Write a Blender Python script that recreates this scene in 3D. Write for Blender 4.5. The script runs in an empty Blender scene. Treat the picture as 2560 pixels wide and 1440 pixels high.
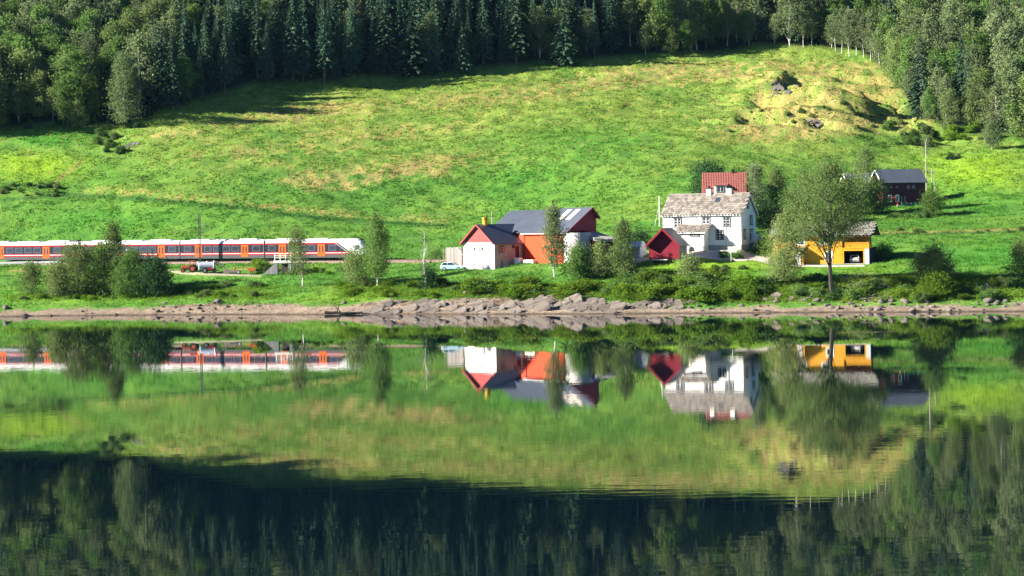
import bpy, math, random
import numpy as np
from math import sin, cos, radians, pi, tan, atan2, sqrt
from mathutils import Vector, Matrix

random.seed(7)
RNG = np.random.default_rng(7)
scene = bpy.context.scene
COL = scene.collection

# ------------------------------------------------------------------ camera
F = 5450.0          # focal length in pixels of the 2560 px wide photograph
CAMH = 15.2         # camera height above the lake
YH = 559.0          # horizon row
ROLL = radians(0.9)
cam_d = bpy.data.cameras.new('camera')
cam = bpy.data.objects.new('camera', cam_d)
COL.objects.link(cam)
cam_d.sensor_width = 36.0
cam_d.lens = 36.0 * F / 2560.0
cam_d.shift_y = -(720 - YH) / 2560.0
cam_d.clip_start = 1.0
cam_d.clip_end = 6000.0
cam.location = (0, 0, CAMH)
cam.rotation_euler = (radians(90), ROLL, 0)
scene.camera = cam

# ------------------------------------------------------------------ world, sun, exposure
SUN_EL = radians(25)
SUN_AZ = radians(9)         # degrees from due left (-X) towards the camera (-Y)
SDIR = Vector((-cos(SUN_AZ) * cos(SUN_EL), -sin(SUN_AZ) * cos(SUN_EL), sin(SUN_EL)))
world = bpy.data.worlds.new('World')
scene.world = world
world.use_nodes = True
wn = world.node_tree.nodes
bg = wn.get('Background')
sky = wn.new('ShaderNodeTexSky')
sky.sky_type = 'NISHITA'
sky.sun_disc = False
sky.sun_elevation = SUN_EL
sky.sun_rotation = atan2(SDIR.x, SDIR.y)
sky.altitude = 1500
sky.air_density = 0.6
sky.dust_density = 0.0
sky.ozone_density = 6.0
world.node_tree.links.new(sky.outputs[0], bg.inputs[0])
bg.inputs[1].default_value = 0.05
sun_d = bpy.data.lights.new('sun', 'SUN')
sun_d.energy = 5.0
sun_d.angle = radians(0.5)
sun_d.color = (1.0, 0.93, 0.80)
sun = bpy.data.objects.new('sun', sun_d)
COL.objects.link(sun)
sun.rotation_euler = (-SDIR).to_track_quat('-Z', 'Y').to_euler()
sun.location = (-200, 300, 200)
vs = scene.view_settings
vs.view_transform = 'Standard'
vs.look = 'None'
vs.exposure = 1.84
vs.gamma = 1.0
vs.use_curve_mapping = False
HAZE = 1.3e-5

# ------------------------------------------------------------------ helpers: pixels <-> world
CR, SR = cos(ROLL), sin(ROLL)
def lvl(x, y):
    dx, dy = x - 1280.0, y - YH
    return dx * CR - dy * SR, dy * CR + dx * SR
def P(x, y, D):
    a, b = lvl(x, y)
    return Vector((a * D / F, D, CAMH - b * D / F))
def to_px(X, Y, Z):
    xl = X / Y * F
    yl = (CAMH - Z) / Y * F
    return 1280 + xl * CR + yl * SR, YH + yl * CR - xl * SR

def smooth(a, b, x):
    t = np.clip((x - a) / (b - a), 0, 1)
    return t * t * (3 - 2 * t)

def vnoise(x, y, seed=0):
    """value noise on arrays, 0..1"""
    x = np.asarray(x, dtype=float); y = np.asarray(y, dtype=float)
    r = np.random.default_rng(seed + 101).random((256, 256))
    xi = np.floor(x).astype(int); yi = np.floor(y).astype(int)
    fx = x - xi; fy = y - yi
    fx = fx * fx * (3 - 2 * fx); fy = fy * fy * (3 - 2 * fy)
    a = r[xi % 256, yi % 256]; b = r[(xi + 1) % 256, yi % 256]
    c = r[xi % 256, (yi + 1) % 256]; d = r[(xi + 1) % 256, (yi + 1) % 256]
    return (a * (1 - fx) + b * fx) * (1 - fy) + (c * (1 - fx) + d * fx) * fy
def fbm(x, y, seed=0, o=4):
    t = 0; amp = 0.5; s = 0
    for i in range(o):
        t = t + amp * vnoise(x * 2 ** i + 17.3 * i, y * 2 ** i + 9.1 * i, seed + i)
        s += amp; amp *= 0.5
    return t / s

# ------------------------------------------------------------------ helpers: materials
def nodes_of(m):
    m.use_nodes = True
    nt = m.node_tree
    return nt, nt.nodes, nt.links, nt.nodes.get('Principled BSDF')
MATS = {}
def mat(name, col, rough=0.7, var=0.12, scale=1.5, spec=0.3, metal=0.0, bump=0.0, bscale=8.0,
        stretch=None, rand=0.0, dirt=None, dirt_amt=0.0):
    """painted / natural surface: base colour broken up by two noises, optional bump and per-object shift"""
    if name in MATS: return MATS[name]
    m = bpy.data.materials.new(name)
    nt, N, L, b = nodes_of(m)
    b.inputs['Roughness'].default_value = rough
    b.inputs['Metallic'].default_value = metal
    b.inputs['Specular IOR Level'].default_value = spec
    tc = N.new('ShaderNodeTexCoord')
    src = tc.outputs['Object']
    if stretch:
        mp = N.new('ShaderNodeMapping'); mp.inputs['Scale'].default_value = stretch
        L.new(src, mp.inputs[0]); src = mp.outputs[0]
    nz = N.new('ShaderNodeTexNoise'); nz.inputs['Scale'].default_value = scale
    nz.inputs['Detail'].default_value = 5; nz.inputs['Roughness'].default_value = 0.65
    L.new(src, nz.inputs['Vector'])
    mr = N.new('ShaderNodeMapRange')
    mr.inputs[1].default_value = 0.3; mr.inputs[2].default_value = 0.7
    mr.inputs[3].default_value = 1 - var; mr.inputs[4].default_value = 1 + var
    L.new(nz.outputs[0], mr.inputs[0])
    val = mr.outputs[0]
    if rand > 0:
        oi = N.new('ShaderNodeObjectInfo')
        m2 = N.new('ShaderNodeMapRange')
        m2.inputs[3].default_value = 1 - rand; m2.inputs[4].default_value = 1 + rand
        L.new(oi.outputs['Random'], m2.inputs[0])
        mm = N.new('ShaderNodeMath'); mm.operation = 'MULTIPLY'
        L.new(val, mm.inputs[0]); L.new(m2.outputs[0], mm.inputs[1]); val = mm.outputs[0]
    vm = N.new('ShaderNodeVectorMath'); vm.operation = 'SCALE'
    vm.inputs[0].default_value = col[:3]
    L.new(val, vm.inputs['Scale'])
    out = vm.outputs[0]
    if dirt:
        n2 = N.new('ShaderNodeTexNoise'); n2.inputs['Scale'].default_value = scale * 0.6
        n2.inputs['Detail'].default_value = 6; n2.inputs['Roughness'].default_value = 0.7
        L.new(src, n2.inputs['Vector'])
        r2 = N.new('ShaderNodeMapRange'); r2.inputs[1].default_value = 0.48; r2.inputs[2].default_value = 0.68
        r2.inputs[3].default_value = 0; r2.inputs[4].default_value = dirt_amt
        L.new(n2.outputs[0], r2.inputs[0])
        mx = N.new('ShaderNodeMix'); mx.data_type = 'RGBA'
        L.new(r2.outputs[0], mx.inputs['Factor']); L.new(out, mx.inputs['A'])
        mx.inputs['B'].default_value = (*dirt, 1); out = mx.outputs['Result']
    L.new(out, b.inputs['Base Color'])
    if bump > 0:
        nb = N.new('ShaderNodeTexNoise'); nb.inputs['Scale'].default_value = bscale
        nb.inputs['Detail'].default_value = 4
        L.new(src, nb.inputs['Vector'])
        bp = N.new('ShaderNodeBump'); bp.inputs['Strength'].default_value = 1.0
        bp.inputs['Distance'].default_value = bump
        L.new(nb.outputs[0], bp.inputs['Height']); L.new(bp.outputs[0], b.inputs['Normal'])
    MATS[name] = m
    return m

def leaf_mat(name, c1, c2, trans=0.25, objvar=0.25):
    if name in MATS: return MATS[name]
    m = bpy.data.materials.new(name)
    m.use_nodes = True
    nt = m.node_tree; N = nt.nodes; L = nt.links
    N.clear()
    out = N.new('ShaderNodeOutputMaterial')
    geo = N.new('ShaderNodeNewGeometry')
    oi = N.new('ShaderNodeObjectInfo')
    mx = N.new('ShaderNodeMix'); mx.data_type = 'RGBA'
    mx.inputs['A'].default_value = (*c1, 1); mx.inputs['B'].default_value = (*c2, 1)
    # leaf-by-leaf and tree-by-tree variation
    add = N.new('ShaderNodeMath'); add.operation = 'MULTIPLY_ADD'
    add.inputs[1].default_value = 0.45
    L.new(geo.outputs['Random Per Island'], add.inputs[0])
    mo = N.new('ShaderNodeMath'); mo.operation = 'MULTIPLY'; mo.inputs[1].default_value = 0.55
    L.new(oi.outputs['Random'], mo.inputs[0]); L.new(mo.outputs[0], add.inputs[2])
    L.new(add.outputs[0], mx.inputs['Factor'])
    mr = N.new('ShaderNodeMapRange'); mr.inputs[3].default_value = 1 - objvar; mr.inputs[4].default_value = 1 + objvar
    wn_ = N.new('ShaderNodeTexWhiteNoise'); wn_.noise_dimensions = '1D'
    L.new(oi.outputs['Random'], wn_.inputs['W']); L.new(wn_.outputs['Value'], mr.inputs[0])
    vm = N.new('ShaderNodeVectorMath'); vm.operation = 'SCALE'
    L.new(mx.outputs['Result'], vm.inputs[0]); L.new(mr.outputs[0], vm.inputs['Scale'])
    d = N.new('ShaderNodeBsdfDiffuse'); t = N.new('ShaderNodeBsdfTranslucent')
    ms = N.new('ShaderNodeMixShader'); ms.inputs[0].default_value = trans
    L.new(vm.outputs[0], d.inputs[0]); L.new(vm.outputs[0], t.inputs[0])
    L.new(d.outputs[0], ms.inputs[1]); L.new(t.outputs[0], ms.inputs[2])
    L.new(ms.outputs[0], out.inputs[0])
    MATS[name] = m
    return m

def glass_mat(name, col=(0.02, 0.025, 0.03)):
    if name in MATS: return MATS[name]
    m = bpy.data.materials.new(name)
    nt, N, L, b = nodes_of(m)
    nz = N.new('ShaderNodeTexNoise'); nz.inputs['Scale'].default_value = 0.7
    tc = N.new('ShaderNodeTexCoord'); L.new(tc.outputs['Object'], nz.inputs['Vector'])
    mr = N.new('ShaderNodeMapRange'); mr.inputs[3].default_value = 0.5; mr.inputs[4].default_value = 1.6
    L.new(nz.outputs[0], mr.inputs[0])
    vm = N.new('ShaderNodeVectorMath'); vm.operation = 'SCALE'; vm.inputs[0].default_value = col
    L.new(mr.outputs[0], vm.inputs['Scale']); L.new(vm.outputs[0], b.inputs['Base Color'])
    b.inputs['Roughness'].default_value = 0.08
    b.inputs['Specular IOR Level'].default_value = 0.6
    MATS[name] = m
    return m

# ------------------------------------------------------------------ helpers: objects
def tag(o, label=None, cat=None, group=None, kind=None):
    if label: o['label'] = label
    if cat: o['category'] = cat
    if group: o['group'] = group
    if kind: o['kind'] = kind
    return o
def empty(name, loc=(0, 0, 0), rz=0, label=None, cat=None, group=None):
    o = bpy.data.objects.new(name, None)
    o.empty_display_size = 0.3
    COL.objects.link(o); o.location = loc; o.rotation_euler = (0, 0, rz)
    return tag(o, label, cat, group)
def link(name, me, parent=None, loc=(0, 0, 0), rot=(0, 0, 0), scale=(1, 1, 1)):
    o = bpy.data.objects.new(name, me)
    COL.objects.link(o)
    o.location = loc; o.rotation_euler = rot; o.scale = scale
    if parent: o.parent = parent
    return o
def copy_tree(o, parent=None):
    c = o.copy(); COL.objects.link(c); c.parent = parent
    for ch in o.children:
        copy_tree(ch, c)
    return c

class MB:
    def __init__(s): s.v = []; s.f = []
    def add(s, vs_, fs):
        n = len(s.v); s.v += [tuple(p) for p in vs_]; s.f += [tuple(i + n for i in f) for f in fs]
        return s
    def box(s, x0, x1, y0, y1, z0, z1):
        return s.add([(x0, y0, z0), (x1, y0, z0), (x1, y1, z0), (x0, y1, z0), (x0, y0, z1), (x1, y0, z1), (x1, y1, z1), (x0, y1, z1)],
                     [(0, 3, 2, 1), (4, 5, 6, 7), (0, 1, 5, 4), (1, 2, 6, 5), (2, 3, 7, 6), (3, 0, 4, 7)])
    def extr(s, poly, axis, a, b):
        """polygon in the plane normal to axis ('x': (y,z), 'y': (x,z), 'z': (x,y)), extruded a..b"""
        n = len(poly)
        def mk(p, t):
            return {'x': (t, p[0], p[1]), 'y': (p[0], t, p[1]), 'z': (p[0], p[1], t)}[axis]
        vs_ = [mk(p, a) for p in poly] + [mk(p, b) for p in poly]
        fs = [tuple(range(n))[::-1], tuple(range(n, 2 * n))] + [(i, (i + 1) % n, n + (i + 1) % n, n + i) for i in range(n)]
        return s.add(vs_, fs)
    def slab(s, q, t):
        """quad q (4 points) thickened downwards by t along its normal"""
        q = [Vector(p) for p in q]
        n = (q[1] - q[0]).cross(q[3] - q[0]).normalized()
        if n.z < 0: n = -n
        vs_ = q + [p - n * t for p in q]
        return s.add(vs_, [(0, 1, 2, 3), (7, 6, 5, 4), (0, 4, 5, 1), (1, 5, 6, 2), (2, 6, 7, 3), (3, 7, 4, 0)])
    def tube(s, pts, radii, n=6, cap=True):
        pts = [Vector(p) for p in pts]
        if not hasattr(radii, '__len__'): radii = [radii] * len(pts)
        base = len(s.v)
        for i, p in enumerate(pts):
            d = (pts[min(i + 1, len(pts) - 1)] - pts[max(i - 1, 0)]).normalized()
            u = d.orthogonal().normalized() if abs(d.z) < 0.9 else d.cross(Vector((0, 1, 0))).normalized()
            w = d.cross(u)
            for k in range(n):
                a = 2 * pi * k / n
                s.v.append(tuple(p + (u * cos(a) + w * sin(a)) * radii[i]))
        for i in range(len(pts) - 1):
            for k in range(n):
                a = base + i * n + k; b_ = base + i * n + (k + 1) % n
                s.f.append((a, b_, b_ + n, a + n))
        if cap:
            s.f.append(tuple(base + k for k in range(n))[::-1])
            s.f.append(tuple(base + (len(pts) - 1) * n + k for k in range(n)))
        return s
    def cyl(s, c, r, h, n=16, axis='z'):
        c = Vector(c)
        d = {'x': Vector((1, 0, 0)), 'y': Vector((0, 1, 0)), 'z': Vector((0, 0, 1))}[axis]
        return s.tube([c, c + d * h], [r, r], n)
    def mesh(s, name, m=None, smooth_=False):
        me = bpy.data.meshes.new(name)
        me.from_pydata(s.v, [], s.f)
        me.validate()
        if m: me.materials.append(m)
        if smooth_:
            me.polygons.foreach_set('use_smooth', [True] * len(me.polygons))
        me.update()
        return me
    def build(s, name, m, parent=None, loc=(0, 0, 0), rot=(0, 0, 0), bevel=0.0, smooth_=False):
        o = link(name, s.mesh(name, m, smooth_), parent, loc, rot)
        if bevel > 0:
            md = o.modifiers.new('bevel', 'BEVEL'); md.width = bevel; md.segments = 2; md.limit_method = 'ANGLE'
        return o

def np_mesh(name, verts, faces, m=None, col=None, smooth_=False):
    """numpy mesh; faces (n,k) array with k = 3 or 4; col optional (nverts,3) point colours"""
    verts = np.asarray(verts, dtype=np.float32); faces = np.asarray(faces, dtype=np.int32)
    me = bpy.data.meshes.new(name)
    k = faces.shape[1]; nf = len(faces)
    me.vertices.add(len(verts)); me.vertices.foreach_set('co', verts.ravel())
    me.loops.add(nf * k); me.loops.foreach_set('vertex_index', faces.ravel())
    me.polygons.add(nf)
    me.polygons.foreach_set('loop_start', np.arange(0, nf * k, k, dtype=np.int32))
    me.polygons.foreach_set('loop_total', np.full(nf, k, dtype=np.int32))
    if smooth_: me.polygons.foreach_set('use_smooth', np.ones(nf, dtype=bool))
    me.update(calc_edges=True)
    if col is not None:
        at = me.color_attributes.new('Col', 'FLOAT_COLOR', 'POINT')
        c4 = np.ones((len(verts), 4), dtype=np.float32); c4[:, :3] = col
        at.data.foreach_set('color', c4.ravel())
    if m: me.materials.append(m)
    return me

# ------------------------------------------------------------------ terrain
# each column of the hillside: (photo row, distance) of ground points, nearest first
PROF = {
    0:    [(792, 0), (768, 397), (735, 407), (682, 431), (668, 444), (655, 452), (648, 458), (600, 470), (515, 488), (420, 510), (315, 540)],
    250:  [(788, 0), (764, 396), (732, 406), (690, 424), (666, 440), (655, 446), (648, 452), (600, 464), (515, 485), (420, 508), (315, 540)],
    500:  [(786, 0), (762, 390), (728, 400), (690, 414), (676, 420), (668, 430), (653, 439), (645, 445), (560, 467), (430, 500), (258, 557)],
    750:  [(786, 0), (760, 385), (722, 395), (695, 406), (686, 412), (665, 424), (651, 431), (643, 437), (590, 452), (480, 486), (330, 532), (205, 578)],
    1000: [(784, 0), (752, 377), (715, 391), (685, 405), (664, 420), (650, 427), (642, 433), (540, 470), (400, 510), (190, 588)],
    1200: [(785, 0), (748, 375), (715, 383), (674, 391), (655, 412), (646, 424), (600, 445), (540, 470), (420, 505), (175, 592)],
    1400: [(785, 0), (755, 371), (712, 381), (668, 389), (650, 396), (640, 408), (600, 430), (500, 475), (400, 505), (160, 600)],
    1660: [(783, 0), (758, 364), (705, 376), (657, 389), (646, 394), (634, 402), (600, 425), (560, 440), (450, 480), (300, 545), (132, 612)],
    1800: [(782, 0), (752, 363), (700, 374), (672, 383), (640, 394), (632, 400), (612, 418), (560, 440), (440, 480), (300, 545), (120, 622)],
    2080: [(781, 0), (752, 360), (705, 368), (668, 380), (661, 386), (645, 402), (570, 430), (540, 450), (500, 475), (400, 508), (260, 560), (140, 612)],
    2260: [(780, 0), (754, 356), (705, 366), (652, 386), (570, 425), (545, 445), (519, 468), (512, 478), (430, 507), (330, 545), (250, 575)],
    2560: [(779, 0), (755, 353), (705, 365), (640, 390), (570, 425), (460, 480), (350, 527)],
}
UD = np.arange(300, 1500, 1.0)
UU = np.arange(-900, 3480, 10.0)
def _profile(x, pts):
    Ds, Zs = [], []
    for i, (y, D) in enumerate(pts):
        a, b = lvl(x, y)
        if i == 0:
            D = F * CAMH / b
            Ds += [D - 60, D - 12, D]; Zs += [-9, -1.6, 0.0]
        else:
            Ds.append(D); Zs.append(CAMH - b * D / F)
    Ds += [Ds[-1] + 200, Ds[-1] + 900]; Zs += [Zs[-1] + 92, Zs[-1] + 330]
    return np.interp(UD, Ds, Zs)
_cols = sorted(PROF)
_tab = np.array([_profile(x, PROF[x]) for x in _cols])
ZT = np.zeros((len(UU), len(UD)))
for j in range(len(UD)):
    ZT[:, j] = np.interp(UU, _cols, _tab[:, j])
def _gauss(a, sg, axis):
    r = int(3 * sg) + 1
    k = np.exp(-0.5 * (np.arange(-r, r + 1) / sg) ** 2); k /= k.sum()
    pad = [(0, 0), (0, 0)]; pad[axis] = (r, r)
    ap = np.pad(a, pad, mode='edge')
    return np.apply_along_axis(lambda v: np.convolve(v, k, 'valid'), axis, ap)
ZT = _gauss(ZT, 5.0, 0)
ZT = _gauss(ZT, 1.6, 1)
def zbase(X, Y):
    X = np.asarray(X, dtype=float); Y = np.asarray(Y, dtype=float)
    u = np.clip((1280 + X / np.maximum(Y, 1) * F - UU[0]) / 10.0, 0, len(UU) - 1.001)
    v = np.clip(Y - UD[0], 0, len(UD) - 1.001)
    i = u.astype(int); j = v.astype(int); fu = u - i; fv = v - j
    return (ZT[i, j] * (1 - fu) + ZT[i + 1, j] * fu) * (1 - fv) + (ZT[i, j + 1] * (1 - fu) + ZT[i + 1, j + 1] * fu) * fv

# railway line (rail head)
T0 = P(0, 655, 452); T1 = P(920, 648.5, 428)
TDIR = (T1 - T0).normalized()
TRZ = atan2(TDIR.y, TDIR.x)
TLEN0, TLEN1 = -75.0, (T1 - T0).length + 42

# flat pads under the buildings: (corner xy, rz, x0,x1,y0,y1, z, blend)
PADS = []
def pad(o, rz, x0, x1, y0, y1, z, bl=2.5): PADS.append((o.x, o.y, rz, x0, x1, y0, y1, z, bl))

BARN_RZ = radians(-50)
BARN_O = P(1221, 650, 406); BARN_Z = P(1200, 674, 399).z
HOUSE_RZ = radians(-26)
_hr = P(1853, 625.5, 396)
HOUSE_L = 15.1
HOUSE_O = Vector((_hr.x - HOUSE_L * cos(HOUSE_RZ), _hr.y - HOUSE_L * sin(HOUSE_RZ), _hr.z))
SHED_RZ = radians(-18)
SHED_O = P(1623, 650, 389.5)
YEL_RZ = radians(-19)
YEL_O = P(1934, 659, 392.5)
DARK_RZ = radians(12)
DARK_O = P(2208, 517, 468)
pad(BARN_O, BARN_RZ, 0.9, 9.9, -6.7, 0, BARN_Z, 3)
pad(BARN_O, BARN_RZ, 11.5, 23, -1.0, 7.1, BARN_Z + 1.1, 3.5)
pad(HOUSE_O, HOUSE_RZ, -0.5, 15.1, -2.6, 8.1, HOUSE_O.z, 2.2)
pad(SHED_O, SHED_RZ, 0, 5.5, 0, 6, SHED_O.z, 2)
pad(YEL_O, YEL_RZ, 4.0, 17.6, -2.0, 8, P(2130, 661, 387).z, 5)
pad(DARK_O, DARK_RZ, 0, 9.7, -1.5, 7, DARK_O.z, 3)

def zground(X, Y):
    X = np.asarray(X, dtype=float); Y = np.asarray(Y, dtype=float)
    z = zbase(X, Y)
    d = np.clip(z / 3.0, 0, 1)              # no hummocks at the water's edge
    far = smooth(440, 480, Y)
    z = z + d * ((fbm(X / 9, Y / 9, 3) - 0.5) * (0.5 + 1.1 * far) + (fbm(X / 2.6, Y / 2.6, 5, 3) - 0.5) * (0.28 + 0.35 * far)
                 + (vnoise(X / 28, Y / 28, 8) - 0.5) * 2.2 * far)
    sh = smooth(1.3, 0.0, np.abs(z)) * 0.5
    z = z + sh * (fbm(X / 3.5, Y / 3.5, 11, 3) - 0.5) * 0.7
    # gullies and ledges on the upper right pasture
    u = 1280 + X / np.maximum(Y, 1) * F
    m = smooth(1680, 1850, u) * smooth(2420, 2280, u) * smooth(520, 535, Y) * smooth(602, 575, Y)
    led = np.abs(fbm(X / 26 + 3.1, (Y + 0.35 * X) / 11, 21, 3) - 0.5)
    z = z - m * 3.6 * smooth(0.11, 0.0, led)
    z = z + 3.5 * np.exp(-((u - 2070) / 150) ** 2 - ((Y - 560) / 16) ** 2)
    tz = (Y + 0.22 * X + 5 * fbm(X / 17, Y / 17, 23, 2)) / 9.5
    ft = tz - np.floor(tz)
    z = z + m * 1.5 * (smooth(0.0, 0.22, ft) - ft)
    # crag: turf rising to the right, then a sheer drop
    cu = (u - 1962) - (Y - 580) * 1.6
    m = smooth(-130, -8, cu) * smooth(7, 0, cu) * smooth(566, 572, Y) * smooth(596, 586, Y)
    z = z + 2.6 * m
    # railway bed
    dx = X - T0.x; dy = Y - T0.y
    t = dx * TDIR.x + dy * TDIR.y
    w = np.abs(-dx * TDIR.y + dy * TDIR.x)
    zr = T0.z + t * TDIR.z - 0.62
    k = smooth(5.2, 2.4, w) * smooth(TLEN0 - 60, TLEN0 - 40, t) * smooth(TLEN1 + 18, TLEN1, t)
    z = z * (1 - k) + zr * k
    for (ox, oy, rz, x0, x1, y0, y1, pz, bl) in PADS:
        c, s = cos(rz), sin(rz)
        lx = (X - ox) * c + (Y - oy) * s; ly = -(X - ox) * s + (Y - oy) * c
        ex = np.maximum(np.maximum(x0 - lx, lx - x1), 0); ey = np.maximum(np.maximum(y0 - ly, ly - y1), 0)
        k = smooth(bl, 0.3, np.sqrt(ex * ex + ey * ey))
        z = z * (1 - k) + pz * k
    return z
gxs = np.concatenate([np.linspace(-1100, -216, 45)[:-1], np.arange(-216, 216.1, 0.85), np.linspace(216, 1100, 45)[1:]])
gys = np.concatenate([np.arange(318, 500, 0.7), np.arange(500, 640, 1.0), np.linspace(640, 1450, 150)])
GX, GY = np.meshgrid(gxs, gys)
GZ = zground(GX, GY)
def gz(X, Y):
    """height of the built ground mesh"""
    X = np.asarray(X, dtype=float); Y = np.asarray(Y, dtype=float)
    i = np.clip(np.searchsorted(gxs, X) - 1, 0, len(gxs) - 2); j = np.clip(np.searchsorted(gys, Y) - 1, 0, len(gys) - 2)
    fx = np.clip((X - gxs[i]) / (gxs[i + 1] - gxs[i]), 0, 1); fy = np.clip((Y - gys[j]) / (gys[j + 1] - gys[j]), 0, 1)
    return (GZ[j, i] * (1 - fx) + GZ[j, i + 1] * fx) * (1 - fy) + (GZ[j + 1, i] * (1 - fx) + GZ[j + 1, i + 1] * fx) * fy
_HD = np.arange(325, 900, 0.25)
def hit(x, y, dmin=325):
    """ground point seen at a photo pixel"""
    a, b = lvl(x, y)
    X = a * _HD / F; Z = CAMH - b * _HD / F
    below = (gz(X, _HD) >= Z) & (_HD >= dmin)
    k = int(np.argmax(below)) if below.any() else len(_HD) - 1
    D = float(_HD[k])
    return Vector((a * D / F, D, float(gz(a * D / F, D))))
def on_ground(X, Y, dz=0.0): return Vector((X, Y, float(gz(X, Y)) + dz))

# ground colours (what grows or lies there)
PXX, PXY = to_px(GX, GY, GZ)
def blob(cx, cy, rx, ry, rot=0.0, X=None, Y=None):
    X = PXX if X is None else X; Y = PXY if Y is None else Y
    dx = X - cx; dy = Y - cy
    c, s = cos(radians(rot)), sin(radians(rot))
    a = (dx * c + dy * s) / rx; b = (-dx * s + dy * c) / ry
    return np.exp(-(a * a + b * b))
def ground_colour(X, Y, Z, px, py, dens=1.0):
    n1 = fbm(X / 14, Y / 14, 31, 5); n2 = fbm(X / 3.2, Y / 3.2, 33, 4); n3 = fbm(X / 50, Y / 50, 35, 3)
    n4 = fbm(X / 1.3, Y / 1.3, 37, 2)
    green = np.array([0.082, 0.210, 0.030]); ygreen = np.array([0.185, 0.270, 0.045]); lime = np.array([0.195, 0.330, 0.020])
    straw = np.array([0.37, 0.295, 0.105]); floor = np.array([0.030, 0.050, 0.022]); beach = np.array([0.265, 0.205, 0.155])
    deep = np.array([0.035, 0.110, 0.022])
    def mix(c, d, k): return c * (1 - k[..., None]) + d * k[..., None]
    c = np.broadcast_to(green, X.shape + (3,)).copy()
    up = smooth(540, 250, py)
    yk = np.clip(0.12 + 0.72 * up + 1.1 * (n1 - 0.5) + 0.9 * (n2 - 0.5), 0, 1)
    c = mix(c, ygreen, yk)
    B = lambda *a: blob(*a, X=px, Y=py)
    # bright mown lawn by the houses, right-hand slope, far left terrace
    lm = B(1800, 655, 190, 26) + B(1720, 668, 150, 14) + 1.3 * B(2430, 430, 130, 40) + 0.8 * B(2140, 672, 120, 10) + 1.3 * B(90, 425, 130, 34) \
        + 0.8 * B(60, 400, 90, 14) + 0.5 * B(2400, 395, 200, 12) + 0.6 * B(200, 745, 260, 16) + 0.5 * B(900, 742, 240, 14)
    c = mix(c, lime, np.clip(lm * (0.6 + 0.8 * (n1 - 0.3)), 0, 1) * 0.9)
    dp = B(120, 350, 130, 26) + 0.7 * B(1500, 350, 230, 40) + 0.8 * B(2480, 640, 160, 60) + 0.5 * B(1350, 455, 220, 50) + 0.5 * B(300, 545, 300, 40) + 0.6 * B(2450, 500, 120, 40)
    c = mix(c, np.array([0.055, 0.215, 0.022]), np.clip(dp * 0.9, 0, 0.80))
    # dry straw-coloured patches
    st = 1.5 * B(2080, 310, 280, 36, -4) + 1.25 * B(2080, 225, 240, 56, -10) + 0.8 * B(1050, 420, 300, 42, -8) + 0.7 * B(800, 455, 130, 30) \
        + 0.8 * B(700, 285, 200, 26, -8) + 0.55 * B(1100, 250, 330, 30, -6) + 0.5 * B(1700, 180, 260, 30) + 0.7 * B(700, 520, 320, 10, 6) \
        + 0.7 * B(420, 335, 110, 20) + 0.6 * B(1500, 215, 320, 36, -6) + 0.55 * B(1900, 170, 260, 34) + 0.6 * B(1000, 330, 420, 40, -6) + 0.4 * B(600, 400, 300, 60, -6) + 0.9 * B(1700, 690, 150, 10) + 0.7 * B(60, 675, 110, 8) + 0.8 * B(640, 672, 200, 7) \
        + 0.8 * B(2250, 528, 60, 7) + 0.6 * B(2190, 390, 120, 14) + 0.8 * B(1050, 655, 90, 8) + 0.5 * B(2380, 535, 60, 8) + 0.5 * B(1350, 730, 80, 10)
    ns = fbm(X / 1.9, Y / 4.5, 43, 4)
    nf = fbm(X / 0.9 + 3, Y / 1.8, 45, 3)
    sk = smooth(0.34, 0.75, st * (0.05 + 0.7 * n2 + 0.9 * ns + 0.5 * (n1 - 0.5)))
    c = mix(c, straw, np.clip(sk * smooth(0.30, 0.62, nf) * 0.85, 0, 0.9))
    c = mix(c, straw * 0.92, np.clip(0.55 * (B(2085, 315, 270, 26, -4) + B(2100, 240, 210, 30, -8) + 0.7 * B(1960, 270, 120, 20)) * smooth(0.32, 0.58, n2 * 0.6 + ns * 0.4), 0, 0.75))
    # scattered seed heads; dark speckles put relief shade into the colour
    sp_ = smooth(0.60, 0.80, fbm(X / 1.1 + 7, Y / 2.2, 47, 3)) * up
    c = mix(c, straw, sp_ * 0.45)
    tu = smooth(0.62, 0.78, fbm(X / 1.5 + 31, Y / 2.4, 49, 3))
    c = mix(c, deep, tu * 0.45)
    # darker green noise patches on the rough pasture
    dk = (1.3 * B(2050, 280, 280, 60) + 0.7 * B(330, 360, 60, 20) + 0.5 * B(60, 480, 120, 22)) * smooth(0.55, 0.75, fbm(X / 6 + 50, Y / 6, 41, 4)) 
    c = mix(c, deep, np.clip(dk * 0.9, 0, 0.9))
    # terrace edges, paths and boundaries across the fields
    def line(pts, half, off=0.0):
        q = np.array(pts, dtype=float)
        yy = np.interp(px, q[:, 0], q[:, 1]) + off + 6 * (n2 - 0.5)
        return np.exp(-((py - yy) / half) ** 2) * ((px > q[0, 0]) & (px < q[-1, 0]))
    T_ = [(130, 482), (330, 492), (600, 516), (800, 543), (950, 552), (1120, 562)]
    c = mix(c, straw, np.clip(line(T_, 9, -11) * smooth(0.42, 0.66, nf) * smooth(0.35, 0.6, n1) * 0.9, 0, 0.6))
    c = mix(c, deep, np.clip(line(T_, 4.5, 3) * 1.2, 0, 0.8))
    c = mix(c, deep, np.clip(line([(0, 462), (140, 466)], 6) + line([(0, 500), (130, 490)], 4), 0, 0.8))
    c = mix(c, straw * 0.8, np.clip(line([(138, 456), (170, 430), (208, 398)], 4.0), 0, 0.75))
    c = mix(c, straw * 0.8, np.clip(line([(2185, 583), (2350, 580), (2560, 573)], 3.0), 0, 0.6))
    c = mix(c, deep, np.clip(line([(2185, 587), (2350, 584), (2560, 577)], 2.5), 0, 0.7))
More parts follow.
